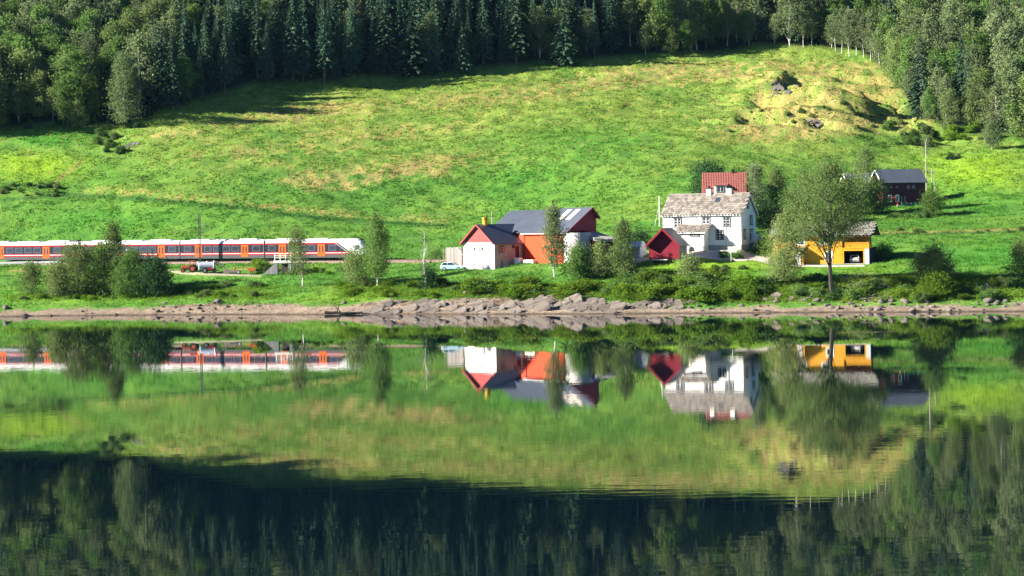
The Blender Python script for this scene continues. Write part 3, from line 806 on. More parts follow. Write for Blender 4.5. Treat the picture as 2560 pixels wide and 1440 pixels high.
# ------------------------------------------------------------------ big red barn with wing, silo and lean-to
def barn():
    O = Vector((BARN_O.x, BARN_O.y, BARN_Z))
    H = empty('red_barn', O, BARN_RZ, 'large bright red barn with blue-grey roof and pale gabled wing', 'barn')
    # --- wing: gable to the front at y=-9
    wx0, wx1, wy = 0.9, 9.9, -6.7
    ew, hw = 4.95, 8.2
    mid = (wx0 + wx1) / 2
    wl = MB().box(wx0, wx1, wy, -0.02, -1.0, 2.2)
    wl.build('wing_lower_wall', M_LIME, H)
    MB().box(wx0 + 0.06, wx1 - 0.003, wy + 0.06, -0.02, 2.2, ew).build('wing_wall', M_LIME, H)
    MB().box(wx1 - 0.002, wx1 + 0.05, wy + 0.02, -0.02, -0.9, ew).build('wing_side_wall', M_CONC, H)  # grey face over the whitewash puts this side's shade into the colour
    MB().box(wx0 - 0.03, wx1 + 0.03, wy - 0.04, wy + 0.04, 2.16, 2.26).build('string_course', M_LIME, H)
    MB().extr([(wx0, ew), (wx1, ew), (mid, hw)], 'y', wy + 0.05, 2.0).build('wing_gable', M_REDPALE, H)
    b = MB()
    for i in range(12):
        z = ew + 0.03 + i * 0.26
        ins = (z + 0.24 - ew) / (hw - ew) * (wx1 - wx0) / 2
        if mid - wx0 - ins < 0.25: break
        b.box(wx0 + ins, wx1 - ins, wy + 0.012, wy + 0.046, z, z + 0.238)
    tag(b.build('gable_boards', M_REDPALE, H), kind='stuff')
    sl = (hw - ew) / (mid - wx0); ov = 0.5; fo = 0.55; e = ew - ov * sl + 0.1
    r = MB()
    r.slab([(wx1 + ov, wy - fo, e), (wx1 + ov, -0.02, e), (mid, 2.6, hw + 0.1), (mid, wy - fo, hw + 0.1)], 0.13)
    r.slab([(wx0 - ov, wy - fo, e), (wx0 - ov, -0.02, e), (mid - .003, 2.6, hw + 0.103), (mid - .003, wy - fo, hw + 0.103)], 0.13)
    wr = r.build('wing_roof', M_ROOFSLATE, H)
    for s_ in (-1, 1):
        xe = wx0 - ov if s_ < 0 else wx1 + ov
        g = MB(); g.slab([(xe, wy - fo - 0.06, e + 0.03), (xe, wy - fo - 0.003, e + 0.03), (mid, wy - fo - 0.003, hw + 0.14), (mid, wy - fo - 0.06, hw + 0.14)], 0.24)
        g.build('bargeboard', M_REDPALE if s_ > 0 else M_REDDARK, wr)
    # ochre ventilation stack on the ridge
    v = MB(); v.tube([(mid, wy + 1.6, hw - 0.3), (mid, wy + 1.6, hw + 0.9), (mid, wy + 1.6, hw + 1.0), (mid, wy + 1.6, hw + 1.35)], [0.46, 0.46, 0.56, 0.56], 14)
    v.build('ventilator', mat('ochre_vent_metal', (0.55, 0.33, 0.03), 0.6, 0.2, dirt=(0.25, 0.13, 0.03), dirt_amt=0.6), wr)
    for x in (2.4, 5.4, 8.4): window(H, x, 3.75, 0.78, 0.78, y=wy + 0.06, cols=2, rows=1, casing=M_CONC)
    for x in (4.1, 6.4): MB().box(x - 0.16, x + 0.16, wy - 0.1, wy + 0.055, 3.6, 4.1).build('wall_lamp', M_CASING, H)
    # wooden pallet gate / ladder rack against the lower wall
    g = MB()
    for x in (4.2, 6.6): g.box(x - 0.07, x + 0.07, wy - 0.14, wy - 0.02, -0.1, 1.75)
    for z in (0.1, 0.6, 1.15, 1.6): g.box(4.15, 6.65, wy - 0.16, wy - 0.141, z - 0.06, z + 0.06)
    g.build('gate', M_WEATHERED, H)
    # side wall: window, door, vent
    window(H, -5.0, 3.7, 0.8, 0.85, y=wx1 + 0.05, cols=1, rows=1, face='right')
    MB().box(wx1 + 0.052, wx1 + 0.12, -1.75, -0.85, 1.1, 4.2).build('door', M_DARKBROWN, H)
    MB().box(wx1 + 0.052, wx1 + 0.10, -0.83, -0.7, 1.1, 4.25).build('door_post', M_TRIM, H)
    MB().box(wx1 + 0.052, wx1 + 0.3, -2.5, -2.1, 3.9, 4.4).build('vent', M_DARKBROWN, H)
    # --- main barn
    L, Dp = 22.2, 7.1
    em, hm, rr = 6.9, 10.65, 5.8         # eave, ridge, ridge distance from the front
    eb = 9.5
    MB().box(0.2, 20.6, 0.0, Dp - 0.1, -1, em - 0.1).build('front_wall', M_REDORANGE, H)
    b = MB()
    for i in range(45):
        x = 10.0 + i * 0.24
        if x > 20.5: break
        b.box(x, x + 0.215, -0.03, -0.003, -0.6, em - 0.12)
    tag(b.build('cladding_boards', M_REDORANGE, H), kind='stuff')
    MB().tube([(10.5, -0.10, -0.4), (10.5, -0.10, em - 0.2)], 0.07, 6).build('downpipe', M_REDDARK, H)
    MB().extr([(0.0, em - 0.1), (Dp, em - 0.1), (Dp, eb), (rr, hm), (0.0, em)], 'x', 0.2, L).build('upper_wall', M_REDDARK, H)
    MB().box(20.7, L - 0.1, 4.8, Dp - 0.06, -1, em - 0.1).build('rear_corner_wall', M_REDDARK, H)
    b = MB()
    for i in range(36):
        y = 0.25 + i * 0.2
        if y + 0.17 > Dp - 0.05: break
        zt = em + (hm - em) * y / rr if y < rr else hm - (hm - eb) * (y - rr) / (Dp - rr)
        b.box(L + 0.003, L + 0.03, y, y + 0.178, em - 0.05, zt - 0.25)
    tag(b.build('gable_boards', M_REDDARK, H), kind='stuff')
    sl = (hm - em) / rr; ov = 0.55
    sb = (hm - eb) / (Dp - rr)
    xs = 14.3
    r = MB()
    r.slab([(-0.3, -ov, em - ov * sl + 0.12), (xs, -ov, em - ov * sl + 0.12), (xs, rr, hm + 0.12), (-0.3, rr, hm + 0.12)], 0.15)
    r.slab([(-0.3, Dp + ov, eb - ov * sb + 0.12), (xs, Dp + ov, eb - ov * sb + 0.12), (xs, rr + .003, hm + 0.123), (-0.3, rr + .003, hm + 0.123)], 0.15)
    mr_ = r.build('roof', M_ROOFSLATE, H)
    ribs = MB()
    for i in range(30):
        x = 0.1 + i * 0.48
        if x > xs - 0.1: break
        ribs.slab([(x, -ov, em - ov * sl + 0.15), (x + 0.05, -ov, em - ov * sl + 0.15), (x + 0.05, rr, hm + 0.15), (x, rr, hm + 0.15)], 0.032)
    tag(ribs.build('roof_seams', M_ROOFSLATE, mr_), kind='stuff')
    d = 0.28; og = 0.6
    r = MB()
    r.slab([(xs + 0.01, -ov, em - ov * sl + 0.14), (L + og, -ov, em - ov * sl + 0.14), (L + og, rr, hm + 0.12 + d), (xs + 0.01, rr, hm + 0.12 + d)], 0.22)
    r.slab([(xs + 0.01, Dp + ov, eb - ov * sb + 0.12), (L + og, Dp + ov, eb - ov * sb + 0.12), (L + og, rr + .003, hm + 0.123 + d), (xs + 0.01, rr + .003, hm + 0.123 + d)], 0.22)
    rr2 = r.build('raised_roof', M_ROOFSLATE, H)
    slp = (hm + d - em + 0.0 + ov * sl - 0.02) / (rr + ov)
    for i, x in enumerate((16.6, 18.9)):
        y0, y1 = 2.6, 5.3
        z = lambda y: em - ov * sl + 0.14 + slp * (y + ov) + 0.05
        MB().slab([(x, y0, z(y0)), (x + 1.15, y0, z(y0)), (x + 1.15, y1, z(y1)), (x, y1, z(y1))], 0.06).build('skylight_panel', mat('cream_translucent_sheet', (0.80, 0.70, 0.55), 0.5, 0.05), rr2)
    for (ya, za, yb, zb) in ((-ov, em - ov * sl + 0.17, rr, hm + 0.17 + d), (Dp + ov, eb - ov * sb + 0.17, rr, hm + 0.17 + d)):
        g = MB(); g.slab([(L + og, ya, za), (L + og + 0.05, ya, za), (L + og + 0.05, yb, zb), (L + og, yb, zb)], 0.34)
        g.build('bargeboard', M_REDDARK, rr2)
    MB().box(10.0, L, -ov - 0.08, -ov + 0.05, em - ov * sl - 0.22, em - ov * sl - 0.03).build('gutter', M_METAL, mr_)
    # silo: concrete rings under the overhanging gable
    sx, sy, sr = 22.5, 2.2, 2.45
    for i in range(5):
        m = MB(); m.cyl((sx, sy, -1.0 + i * 1.5), sr, 1.46, 36)
        o = m.build('silo_ring', M_CONCL, H)
    m = MB(); m.cyl((sx, sy, -1.0), sr - 0.05, 7.55, 36); m.build('silo_core', M_CONC, H)
    # bracket at the rear corner
    MB().tube([(L + 0.1, Dp - 0.3, em - 1.3), (L + 0.9, Dp - 0.2, em - 0.2), (L + 0.1, Dp - 0.3, em - 0.2)], 0.06, 5).build('bracket', M_REDDARK, H)
    # lean-to shelter
    lx0, lx1 = L + 0.2, L + 5.4
    lt = MB(); lt.slab([(lx0, 3.0, 6.5), (lx1, 3.0, 5.2), (lx1, Dp, 5.35), (lx0, Dp, 6.65)], 0.5)
    le = lt.build('lean_to_roof', M_CONC, H)
    MB().box(lx0, lx1 - 0.1, Dp - 0.25, Dp, 0.3, 5.0).build('lean_to_back_wall', M_DARKBROWN, H)
    MB().box(lx0, lx0 + 0.9, 4.9, Dp - 0.27, 0.3, 5.85).build('pier', M_REDDARK, H)
    MB().box(lx1 - 0.35, lx1 - 0.11, 3.2, 3.5, 0.3, 4.7).build('post', M_WEATHERED, H)
    MB().box(lx1 - 0.3, lx1 - 0.14, 3.55, Dp - 0.3, 0.3, 4.7).build('lean_to_end_wall', M_DARKBROWN, H)
    return H
barn()
cB, sB = cos(BARN_RZ), sin(BARN_RZ)
def barn_pt(x, y): 
    X = BARN_O.x + x * cB - y * sB; Y = BARN_O.y + x * sB + y * cB
    return on_ground(X, Y)
# stacked things outside the barn door
o = empty('white_tank', barn_pt(11.3, -2.2) - Vector((0, 0, .05)), BARN_RZ, 'white plastic box tank beside the barn wing door', 'tank')
MB().box(-0.65, 0.65, -0.5, 0.5, 0.12, 1.25).build('container', M_TRIM, o, bevel=0.06)
MB().box(-0.6, 0.6, -0.5, 0.5, 0, 0.115).build('pallet', M_WEATHERED, o)
for i in range(3):
    o = empty('pallet_crate', barn_pt(12.6 + i * 1.1, -1.7) - Vector((0, 0, .05)), BARN_RZ, 'low pale crate in a row against the bright red barn wall', 'crate', 'pale crates by the red barn wall')
    MB().box(-0.48, 0.48, -0.45, 0.45, 0.1, 0.7).build('box', M_LIME, o, bevel=0.03)
    m = MB()
    for k in (-0.35, 0, 0.35): m.box(-0.48, 0.48, k - 0.06, k + 0.06, 0, 0.098)
    m.build('pallet', M_WEATHERED, o)
o = empty('leaning_boards', barn_pt(10.4, -4.6), BARN_RZ, 'blue and grey boards leaning on the barn wing side wall', 'boards')
for k, cc in enumerate(((0.12, 0.25, 0.36), (0.2, 0.3, 0.34), (0.3, 0.27, 0.24))):
    MB().slab([(0.1 + 0.05 * k, -0.6 + 0.4 * k, 0.0), (0.1 + 0.05 * k, -0.2 + 0.4 * k, 0.0), (-0.42, -0.1 + 0.4 * k, 1.7 - 0.3 * k), (-0.42, -0.5 + 0.4 * k, 1.7 - .3 * k)], 0.04).build('board', mat('lean_board_%d' % k, cc, 0.7, 0.2), o)

# weathered board silo box left of the wing
pt = P(1142, 670, 404.5)
bx = empty('board_bunker', (pt.x, pt.y, float(gz(pt.x, pt.y))), radians(-20), 'weathered grey vertical-board bunker left of the pale barn wing', 'bunker')
MB().box(-1.5, 1.5, -1.3, 1.3, -0.8, 3.55).build('core', M_CONC, bx)
pm = MB().box(-0.165, 0.165, -0.04, 0, -0.6, 3.7).mesh('board', M_WEATHERED)
for i in range(9):
    link('board', pm, bx, (-1.36 + i * 0.34, -1.303, random.uniform(-.08, .08)))
for i in range(7):
    link('board', pm, bx, (1.503, -1.1 + i * 0.36, random.uniform(-.08, .08)), (0, 0, pi / 2))
MB().tube([(0.7, -1.5, 3.7), (2.2, -2.6, 2.2)], 0.08, 6).build('pole', M_WEATHERED, bx)
lad = MB()
for x in (-2.25, -1.75): lad.box(x - 0.04, x + 0.04, -1.1, -1.02, 1.2, 3.6)
for z in (1.5, 2.1, 2.7, 3.3): lad.box(-2.25, -1.55, -1.01, -0.97, z - 0.04, z + 0.04)
lad.build('rack', M_POLE, bx)

# ------------------------------------------------------------------ yellow house with garage
def yellow_house():
    O = Vector((YEL_O.x, YEL_O.y, P(2130, 661, 387).z))
    H = empty('yellow_house', O, YEL_RZ, 'ochre yellow house with garage and corner balcony behind the big alder', 'house')
    L, Dp, f0, hw, hr = 17.2, 8.0, 0.15, 5.35, 7.3
    g0, g1, gt = 12.75, 16.2, 2.4         # garage opening
    b0, zf, zr = 12.9, 2.95, 3.9          # balcony start, floor, rail
    MB().box(-0.05, L + 0.05, 0.02, Dp + 0.05, -1.4, f0).build('foundation', M_CONC, H)
    # walls: closed part, garage surround, upper rear
    MB().extr(pent(0, 0, Dp, f0, hw, hr), 'x', 0, g0 - 0.25).build('wall', M_YELLOW, H)
    MB().box(g0 - 0.249, g0, 0, 0.3, f0, zf).box(g1, L, 0, 0.3, f0, zf).box(g0, g1, 0.002, 0.3, gt, zf).build('garage_wall', M_YELLOW, H)
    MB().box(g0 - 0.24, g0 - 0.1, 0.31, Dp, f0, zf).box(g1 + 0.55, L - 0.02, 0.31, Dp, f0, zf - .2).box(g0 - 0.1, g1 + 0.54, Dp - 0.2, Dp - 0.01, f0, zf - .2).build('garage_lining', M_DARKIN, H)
    MB().box(g0 - 0.2, L, 0.31, Dp, zf - 0.2, zf - 0.003).build('balcony_floor', M_DARKBROWN, H)
    MB().extr([(3.0, zf), (Dp, zf), (Dp, hw), (Dp / 2, hr), (3.0, hw + (hr - hw) * 0.7)], 'x', g0 - 0.249, L - 0.9).build('upper_wall', M_YELLOW, H)
    # boards on the front
    b = MB()
    for i in range(26):
        z = f0 + 0.02 + i * 0.2
        if z + 0.19 > hw: break
        b.box(0.02, g0 - 0.27, -0.026, -0.003, z, z + 0.182)
    tag(b.build('cladding_boards', M_YELLOW, H), kind='stuff')
    # balcony parapet of vertical boards
    par = MB().box(b0, L + 0.05, -0.12, -0.07, zf - 0.15, zf + 0.05).box(b0, L + 0.05, -0.14, -0.05, zr - 0.1, zr)
    po = par.build('balcony_rail', M_YELLOW, H)
    vb = MB().box(-0.075, 0.075, -0.07, -0.04, zf - 0.15, zr - 0.05).mesh('baluster', M_YELLOW)
    for i in range(22): link('baluster', vb, po, (b0 + 0.1 + i * 0.2, 0, 0))
    for i in range(14): link('baluster', vb, po, (L + 0.02, 0.1 + i * 0.2, 0), (0, 0, pi / 2))
    for (x, y) in ((15.2, 0.05), (L - 0.1, 0.05), (L - 0.1, 2.7)): MB().box(x - 0.09, x + 0.09, y - 0.09, y + 0.09, zf, hw + 0.2).build('balcony_post', M_DARKBROWN, H)
    MB().box(g0 - 0.16, g0, -0.05, -0.003, f0, gt + 0.15).box(g1, g1 + 0.16, -0.05, -0.003, f0, gt + 0.15).box(g0, g1, -0.048, -0.001, gt, gt + 0.15).build('garage_frame', M_YELLOW, H)
    MB().box(L - 0.75, L + 0.06, -0.09, 0.31, -0.5, zf - 0.2).build('stone_pier', M_CONCL, H)
    sl = (hr - hw) / (Dp / 2); ov = 0.7; og = 0.6; e0 = hw - ov * sl + 0.14
    r = MB()
    r.slab([(-og, -ov, e0), (L + og, -ov, e0), (L + og, Dp / 2, hr + 0.14), (-og, Dp / 2, hr + 0.14)], 0.15)
    r.slab([(-og, Dp + ov, e0), (L + og, Dp + ov, e0), (L + og, Dp / 2 + .004, hr + 0.145), (-og, Dp / 2 + .004, hr + 0.145)], 0.15)
    roof = r.build('roof', M_SLATE2, H)
    up = Vector((0, Dp / 2 + ov, hr + 0.14 - e0)); n = Vector((1, 0, 0)).cross(up.normalized())
    slates(roof, (-og, -ov, e0), (1, 0, 0), up, n, L + 2 * og, up.length, 0.82, M_SLATE2)
    MB().box(-og, L + og, -ov - 0.04, -ov, e0 - 0.28, e0 - 0.03).build('fascia', M_DARKBROWN, roof)
    for ya in (-ov, Dp + ov):
        MB().slab([(L + og, ya, e0 + 0.03), (L + og + 0.05, ya, e0 + 0.03), (L + og + 0.05, Dp / 2, hr + 0.18), (L + og, Dp / 2, hr + 0.18)], 0.28).build('bargeboard', M_DARKBROWN, roof)
    window(H, 10.0, 1.55, 1.15, 1.3, y=-0.028, cols=2, rows=1, casing=M_TRIM)
    window(H, 4.9, 4.2, 1.5, 1.1, y=-0.028, cols=2, rows=1, casing=M_TRIM)
    window(H, 9.3, 4.2, 1.5, 1.1, y=-0.028, cols=2, rows=1, casing=M_TRIM)
    window(H, 1.6, 1.7, 1.2, 1.3, y=-0.028, cols=2, rows=1, casing=M_TRIM)
    # porch on the left half with white door
    MB().box(3.9, 5.7, -1.5, -0.03, -0.2, 2.75).build('porch', M_YELLOW, H)
    MB().slab([(3.6, -1.9, 2.75), (6.0, -1.9, 2.75), (6.0, -0.03, 3.2), (3.6, -0.03, 3.2)], 0.12).build('porch_roof', M_SLATE2, H)
    MB().box(4.3, 5.3, -1.56, -1.503, 0.1, 2.2).build('door', M_TRIM, H)
    return H, O
YH_, YO = yellow_house()
cY, sY = cos(YEL_RZ), sin(YEL_RZ)
def yel_pt(x, y, z=0): return Vector((YO.x + x * cY - y * sY, YO.y + x * sY + y * cY, YO.z + z))

# ------------------------------------------------------------------ cars
def car(name, loc, rz, paint, label, rear_lights=True):
    """x forward, 4.3 m long"""
    C = empty(name, loc, rz, label, 'car')
    L, W = 2.15, 0.87
    prof = [(-2.15, 0.45), (-2.13, 0.85), (-2.05, 0.98), (-0.05 + 1.0, 0.98), (1.9, 0.82), (2.12, 0.66), (2.15, 0.4), (1.9, 0.24), (-1.95, 0.24)]
    MB().extr(prof, 'y', -W, W).build('body', paint, C, bevel=0.09)
    roof = MB()
    q = [(-2.0, 0.97), (-1.75, 1.42), (-1.5, 1.5), (-0.1, 1.5), (0.25, 1.42), (1.1, 0.97)]
    vs_ = []
    for sgn in (-1, 1):
        for (x, z) in q: vs_.append((x, sgn * (W - 0.02 - (z - 0.97) * 0.33), z))
    k = len(q)
    roof.add(vs_, [tuple(range(k)), tuple(range(k, 2 * k))[::-1]] + [(i, k + i, k + i + 1, i + 1) for i in range(k - 1)])
    cab = roof.build('cabin', paint, C, bevel=0.04)
    gl = MB(); gl.add([(-1.98 + .02, -0.62, 1.02), (-1.98 + .02, 0.62, 1.02), (-1.79, 0.55, 1.38), (-1.79, -0.55, 1.38)], [(0, 1, 2, 3)])
    for v in range(4): gl.v[v] = (gl.v[v][0] - 0.035, gl.v[v][1], gl.v[v][2])
    gl.build('rear_window', M_GLASS, C)
    g2 = MB().slab([(1.05, -0.68, 1.01), (1.05, 0.68, 1.01), (0.30, 0.56, 1.42), (0.30, -0.56, 1.42)], 0.01)
    g2.v = [(x + 0.03, y, z + 0.02) for x, y, z in g2.v]; g2.build('windscreen', M_GLASS, C)
    for sgn in (-1, 1):
        for (xa, xb, xc, xd) in ((-1.75, -0.75, -0.78, -1.55), (-0.65, 0.75, 0.15, -0.62)):
            yy = lambda z: sgn * (W + 0.005 - (z - 0.97) * 0.33)
            m = MB(); m.add([(xa, yy(1.02), 1.02), (xb, yy(1.02), 1.02), (xc, yy(1.4), 1.4), (xd, yy(1.4), 1.4)], [(0, 1, 2, 3)])
            m.build('side_window', M_GLASS, C)
        for x in (-1.3, 1.35):
            m = MB().cyl((x, sgn * W - (0.2 if sgn > 0 else 0.02), 0.32), 0.32, 0.22, 16, 'y'); wv = m.build('wheel', M_BLACK, C)
            MB().cyl((x, sgn * (W + 0.012) - 0.015, 0.32), 0.19, 0.03, 10, 'y').build('rim', M_METAL, wv)
        MB().box(-2.19, -2.1, sgn * 0.68 - 0.14, sgn * 0.68 + 0.14, 0.78, 0.98).build('tail_light', mat('tail_light_red', (0.45, 0.01, 0.01), 0.3, 0.05), C)
        MB().box(2.03, 2.16, sgn * 0.62 - 0.16, sgn * 0.62 + 0.16, 0.6, 0.74).build('headlight', mat('headlight_lens', (0.7, 0.7, 0.7), 0.2, 0.05), C)
    MB().box(-2.21, -2.13, -0.26, 0.26, 0.58, 0.7).build('number_plate', M_TRIM, C)
    MB().box(-2.24, -2.1, -0.8, 0.8, 0.38, 0.52).build('bumper', M_CASING, C)
    return C
car('parked_car', yel_pt(14.45, 2.9, 0.16), YEL_RZ + radians(90), mat('silver_white_paint', (0.62, 0.62, 0.63), 0.25, 0.05, spec=0.6),
    'pale silver car parked rear outwards inside the yellow house garage')
pt = hit(1131, 676)
car('parked_car', pt + Vector((0, 0, 0.0)), radians(-14), mat('pale_blue_paint', (0.36, 0.50, 0.62), 0.25, 0.05, spec=0.6),
    'pale blue car parked on grass by the board bunker')

# ------------------------------------------------------------------ dark barn on the slope and neighbours
def dark_barn():
    H = empty('dark_barn', DARK_O, DARK_RZ, 'dark brown-red barn with blue-grey roof high on the right slope', 'barn')
    L, Dp, hw, hr = 9.7, 7.0, 5.4, 8.0
    MB().box(0.05, L - 0.05, 0.05, Dp, -1.5, 0.2).build('foundation', M_STONE, H)
    MB().extr(pent(0, 0, Dp, 0.2, hw, hr), 'x', 0, L).build('wall', M_DARKBROWN, H)
    b = MB()
    for i in range(48):
        x = 0.03 + i * 0.2
        if x + 0.18 > L: break
        b.box(x, x + 0.178, -0.03, -0.003, 0.22, hw - 0.02)
    tag(b.build('cladding_boards', M_DARKBROWN, H), kind='stuff')
    sl = (hr - hw) / (Dp / 2); ov = 0.5; og = 0.45; e0 = hw - ov * sl + 0.12
    r = MB()
    r.slab([(-og, -ov, e0), (L + og, -ov, e0), (L + og, Dp / 2, hr + 0.12), (-og, Dp / 2, hr + 0.12)], 0.14)
    r.slab([(-og, Dp + ov, e0), (L + og, Dp + ov, e0), (L + og, Dp / 2 + .004, hr + 0.125), (-og, Dp / 2 + .004, hr + 0.125)], 0.14)
    roof = r.build('roof', M_ROOFSLATE, H)
    for ya in (-ov, Dp + ov):
        MB().slab([(-og - 0.06, ya, e0 + 0.03), (-og - 0.01, ya, e0 + 0.03), (-og - 0.01, Dp / 2, hr + 0.16), (-og - 0.06, Dp / 2, hr + 0.16)], 0.3).build('bargeboard', M_TRIM, roof)
    for x in (1.55, 3.2): window(H, x, 1.75, 0.55, 1.15, y=-0.03, cols=1, rows=1, casing=M_TRIM)
    for x in (1.9, 3.2): window(H, x, 4.2, 0.75, 0.6, y=-0.03, cols=2, rows=1, casing=M_DARKBROWN, sash=M_CASING)
    for x in (5.8, 7.0): window(H, x, 4.2, 0.9, 0.8, y=-0.03, cols=1, rows=1, casing=M_DARKBROWN, sash=M_DARKBROWN)
    MB().box(4.15, 4.32, -0.08, -0.031, 0.2, 2.2).box(4.9, 5.07, -0.08, -0.031, 0.2, 2.2).build('door_frame', M_WEATHERED, H)
    MB().box(4.33, 4.89, -0.06, -0.031, 0.2, 2.15).build('door', M_DARKBROWN, H)
dark_barn()
cD, sD = cos(DARK_RZ), sin(DARK_RZ)
def dark_pt(x, y, z=0):
    X = DARK_O.x + x * cD - y * sD; Y = DARK_O.y + x * sD + y * cD
    return Vector((X, Y, float(gz(X, Y)) + z))
o = empty('netting_frame', dark_pt(6.0, -1.6, -0.03), DARK_RZ, 'green netted frame standing on trestles against the dark barn', 'frame')
MB().box(-2.6, 2.6, -0.5, 0.5, 0.78, 0.86).build('bed', mat('dark_green_mesh', (0.02, 0.08, 0.05), 0.7, 0.2), o)
MB().box(-2.65, 2.65, -0.56, -0.5, 0.15, 0.9).build('net', mat('green_net', (0.03, 0.13, 0.085), 0.8, 0.45, 1.6), o)
for i in range(6): MB().box(-2.6 + i * 1.02, -2.54 + i * 1.02, -0.62, -0.561, 0, 0.88).build('leg', M_METAL, o)
o = empty('implement_arm', dark_pt(2.1, -1.4, -0.05), DARK_RZ, 'orange-red implement arm propped beside the dark barn windows', 'implement')
MO = mat('orange_red_paint', (0.62, 0.10, 0.03), 0.5, 0.15)
MB().tube([(0.9, 0, 0), (0.25, 0, 1.6), (-0.15, 0, 2.2)], [0.16, 0.13, 0.10], 6).build('arm', MO, o)
MB().tube([(0.1, 0, 1.9), (-1.6, 0, 1.95)], [0.10, 0.10], 6).build('upper_boom', MO, o)
MB().tube([(0.1, 0, 1.55), (-1.6, 0, 1.6)], [0.06, 0.06], 6).build('lower_boom', MO, o)
MB().box(0.5, 1.2, -0.3, 0.3, 0, 0.4).build('foot', M_METAL, o)

# pale-trimmed grey-roofed barn partly hidden by trees
pt = P(2122, 492, 474); pz = float(gz(pt.x, pt.y))
gb = empty('grey_roof_barn', (pt.x, pt.y, pz), radians(12), 'brown barn with grey roof and white gable trim among trees', 'barn')
MB().extr([(0, -1), (0, 3.6), (2.2, 5.6), (4.4, 3.6), (4.4, -1)], 'x', 0, 6.0).build('wall', mat('brown_barn_wall', (0.16, 0.07, 0.05), 0.8, 0.2), gb)
r = MB(); r.slab([(-0.4, -0.4, 3.35), (6.2, -0.4, 3.35), (6.2, 2.2, 5.75), (-0.4, 2.2, 5.75)], 0.12); r.slab([(-0.4, 4.8, 3.35), (6.2, 4.8, 3.35), (6.2, 2.203, 5.753), (-0.4, 2.203, 5.753)], 0.12)
gr = r.build('roof', mat('pale_grey_roof', (0.27, 0.28, 0.30), 0.6, 0.15), gb)
for ya in (-0.4, 4.8): MB().slab([(-0.46, ya, 3.38), (-0.41, ya, 3.38), (-0.41, 2.2, 5.8), (-0.46, 2.2, 5.8)], 0.3).build('bargeboard', M_TRIM, gr)

# red-tiled house behind the farmhouse
pt = P(1759, 540, 436)
RZ_T = radians(-8)
zt = P(1759, 484, 437).z
rh = empty('tile_roof_house', (pt.x, pt.y, float(gz(pt.x, pt.y))), RZ_T, 'white house with red clay tile roof rising behind the farmhouse', 'house')
bz = zt - float(gz(pt.x, pt.y))
L, Dp = 8.4, 7.0; hw = bz + 0.2; hr = hw + 3.9
MB().extr(pent(0, 0, Dp, -1.5, hw, hr), 'x', 0, L).build('wall', M_WHITE, rh)
sl = (hr - hw) / (Dp / 2); ov = 0.4; e0 = hw - ov * sl + 0.1
r = MB()
r.slab([(-.3, -ov, e0), (L + .3, -ov, e0), (L + .3, Dp / 2, hr + 0.1), (-.3, Dp / 2, hr + 0.1)], 0.14)
r.slab([(-.3, Dp + ov, e0), (L + .3, Dp + ov, e0), (L + .3, Dp / 2 + .004, hr + 0.105), (-.3, Dp / 2 + .004, hr + 0.105)], 0.14)
rt = r.build('roof', M_TILE, rh)
# pantiles: rounded columns stepped in rows
tl = MB(); up = Vector((0, Dp / 2 + ov, hr - e0 + 0.1)); ln = up.length; uu = up.normalized(); nn = Vector((1, 0, 0)).cross(uu)
for rr_ in range(13):
    for i in range(27):
        a = -0.3 + i * 0.334; d0 = rr_ * ln / 13; d1 = d0 + ln / 13
        o0 = Vector((0, -ov, e0))
        lo = lambda t, d, h: tuple(o0 + Vector((a + t, 0, 0)) + uu * d + nn * h)
        tl.add([lo(0, d0, 0.05), lo(0.11, d0, 0.13), lo(0.22, d0, 0.13), lo(0.33, d0, 0.05), lo(0, d1, 0.01), lo(0.11, d1, 0.08), lo(0.22, d1, 0.08), lo(0.33, d1, 0.01)],
               [(0, 1, 5, 4), (1, 2, 6, 5), (2, 3, 7, 6), (0, 3, 2, 1)])
tag(tl.build('roof_tiles', M_TILE, rt), kind='stuff')
MB().extr([(2.2, hw - 0.3), (4.7, hw - 0.3), (4.7, hw + 1.35), (2.2, hw + 1.5)], 'y', -0.35, 1.9).build('dormer', M_WHITE, rh)
MB().slab([(2.0, -0.6, hw + 1.5), (4.95, -0.6, hw + 1.4), (4.95, 2.0, hw + 1.85), (2.0, 2.0, hw + 1.95)], 0.12).build('dormer_roof', M_TILE, rh)
window(rh, 3.45, hw + 0.55, 1.3, 0.9, y=-0.35, cols=2, rows=1)
MB().box(5.6, 6.2, Dp / 2 - .3, Dp / 2 + .3, hr - .6, hr + 0.75).build('chimney', M_BLACK, rt)

# ------------------------------------------------------------------ railway
def along(t, off=0.0, dz=0.0):
    """point t metres along the rail line, off metres to its left (away from the lake)"""
    return Vector((T0.x + TDIR.x * t - TDIR.y * off, T0.y + TDIR.y * t + TDIR.x * off, T0.z + TDIR.z * t + dz))
bl = MB()
nseg = 60
for i in range(nseg + 1):
    t = TLEN0 + (TLEN1 - TLEN0) * i / nseg
    j = random.uniform(-0.12, 0.12)
    for off, dz in ((-3.0 + j, -1.15), (-1.7 + j / 2, -0.22), (1.7, -0.22), (3.0, -1.0)): bl.v.append(tuple(along(t, off, dz)))
for i in range(nseg):
    for k in range(3):
        a = i * 4 + k; bl.f.append((a, a + 4, a + 5, a + 1))
trk = bl.build('railway_track', M_BALLAST); tag(trk, kind='structure')
for off in (-0.75, 0.75):
    MB().tube([along(TLEN0, off, -0.09), along(TLEN1, off, -0.09)], 0.075, 4).build('rail', M_RUST, trk)
slm = MB().box(-0.12, 0.12, -1.25, 1.25, -0.26, -0.155).mesh('sleeper', M_CONC)
nsl = int((TLEN1 - TLEN0) / 0.65)
sl_v = MB()
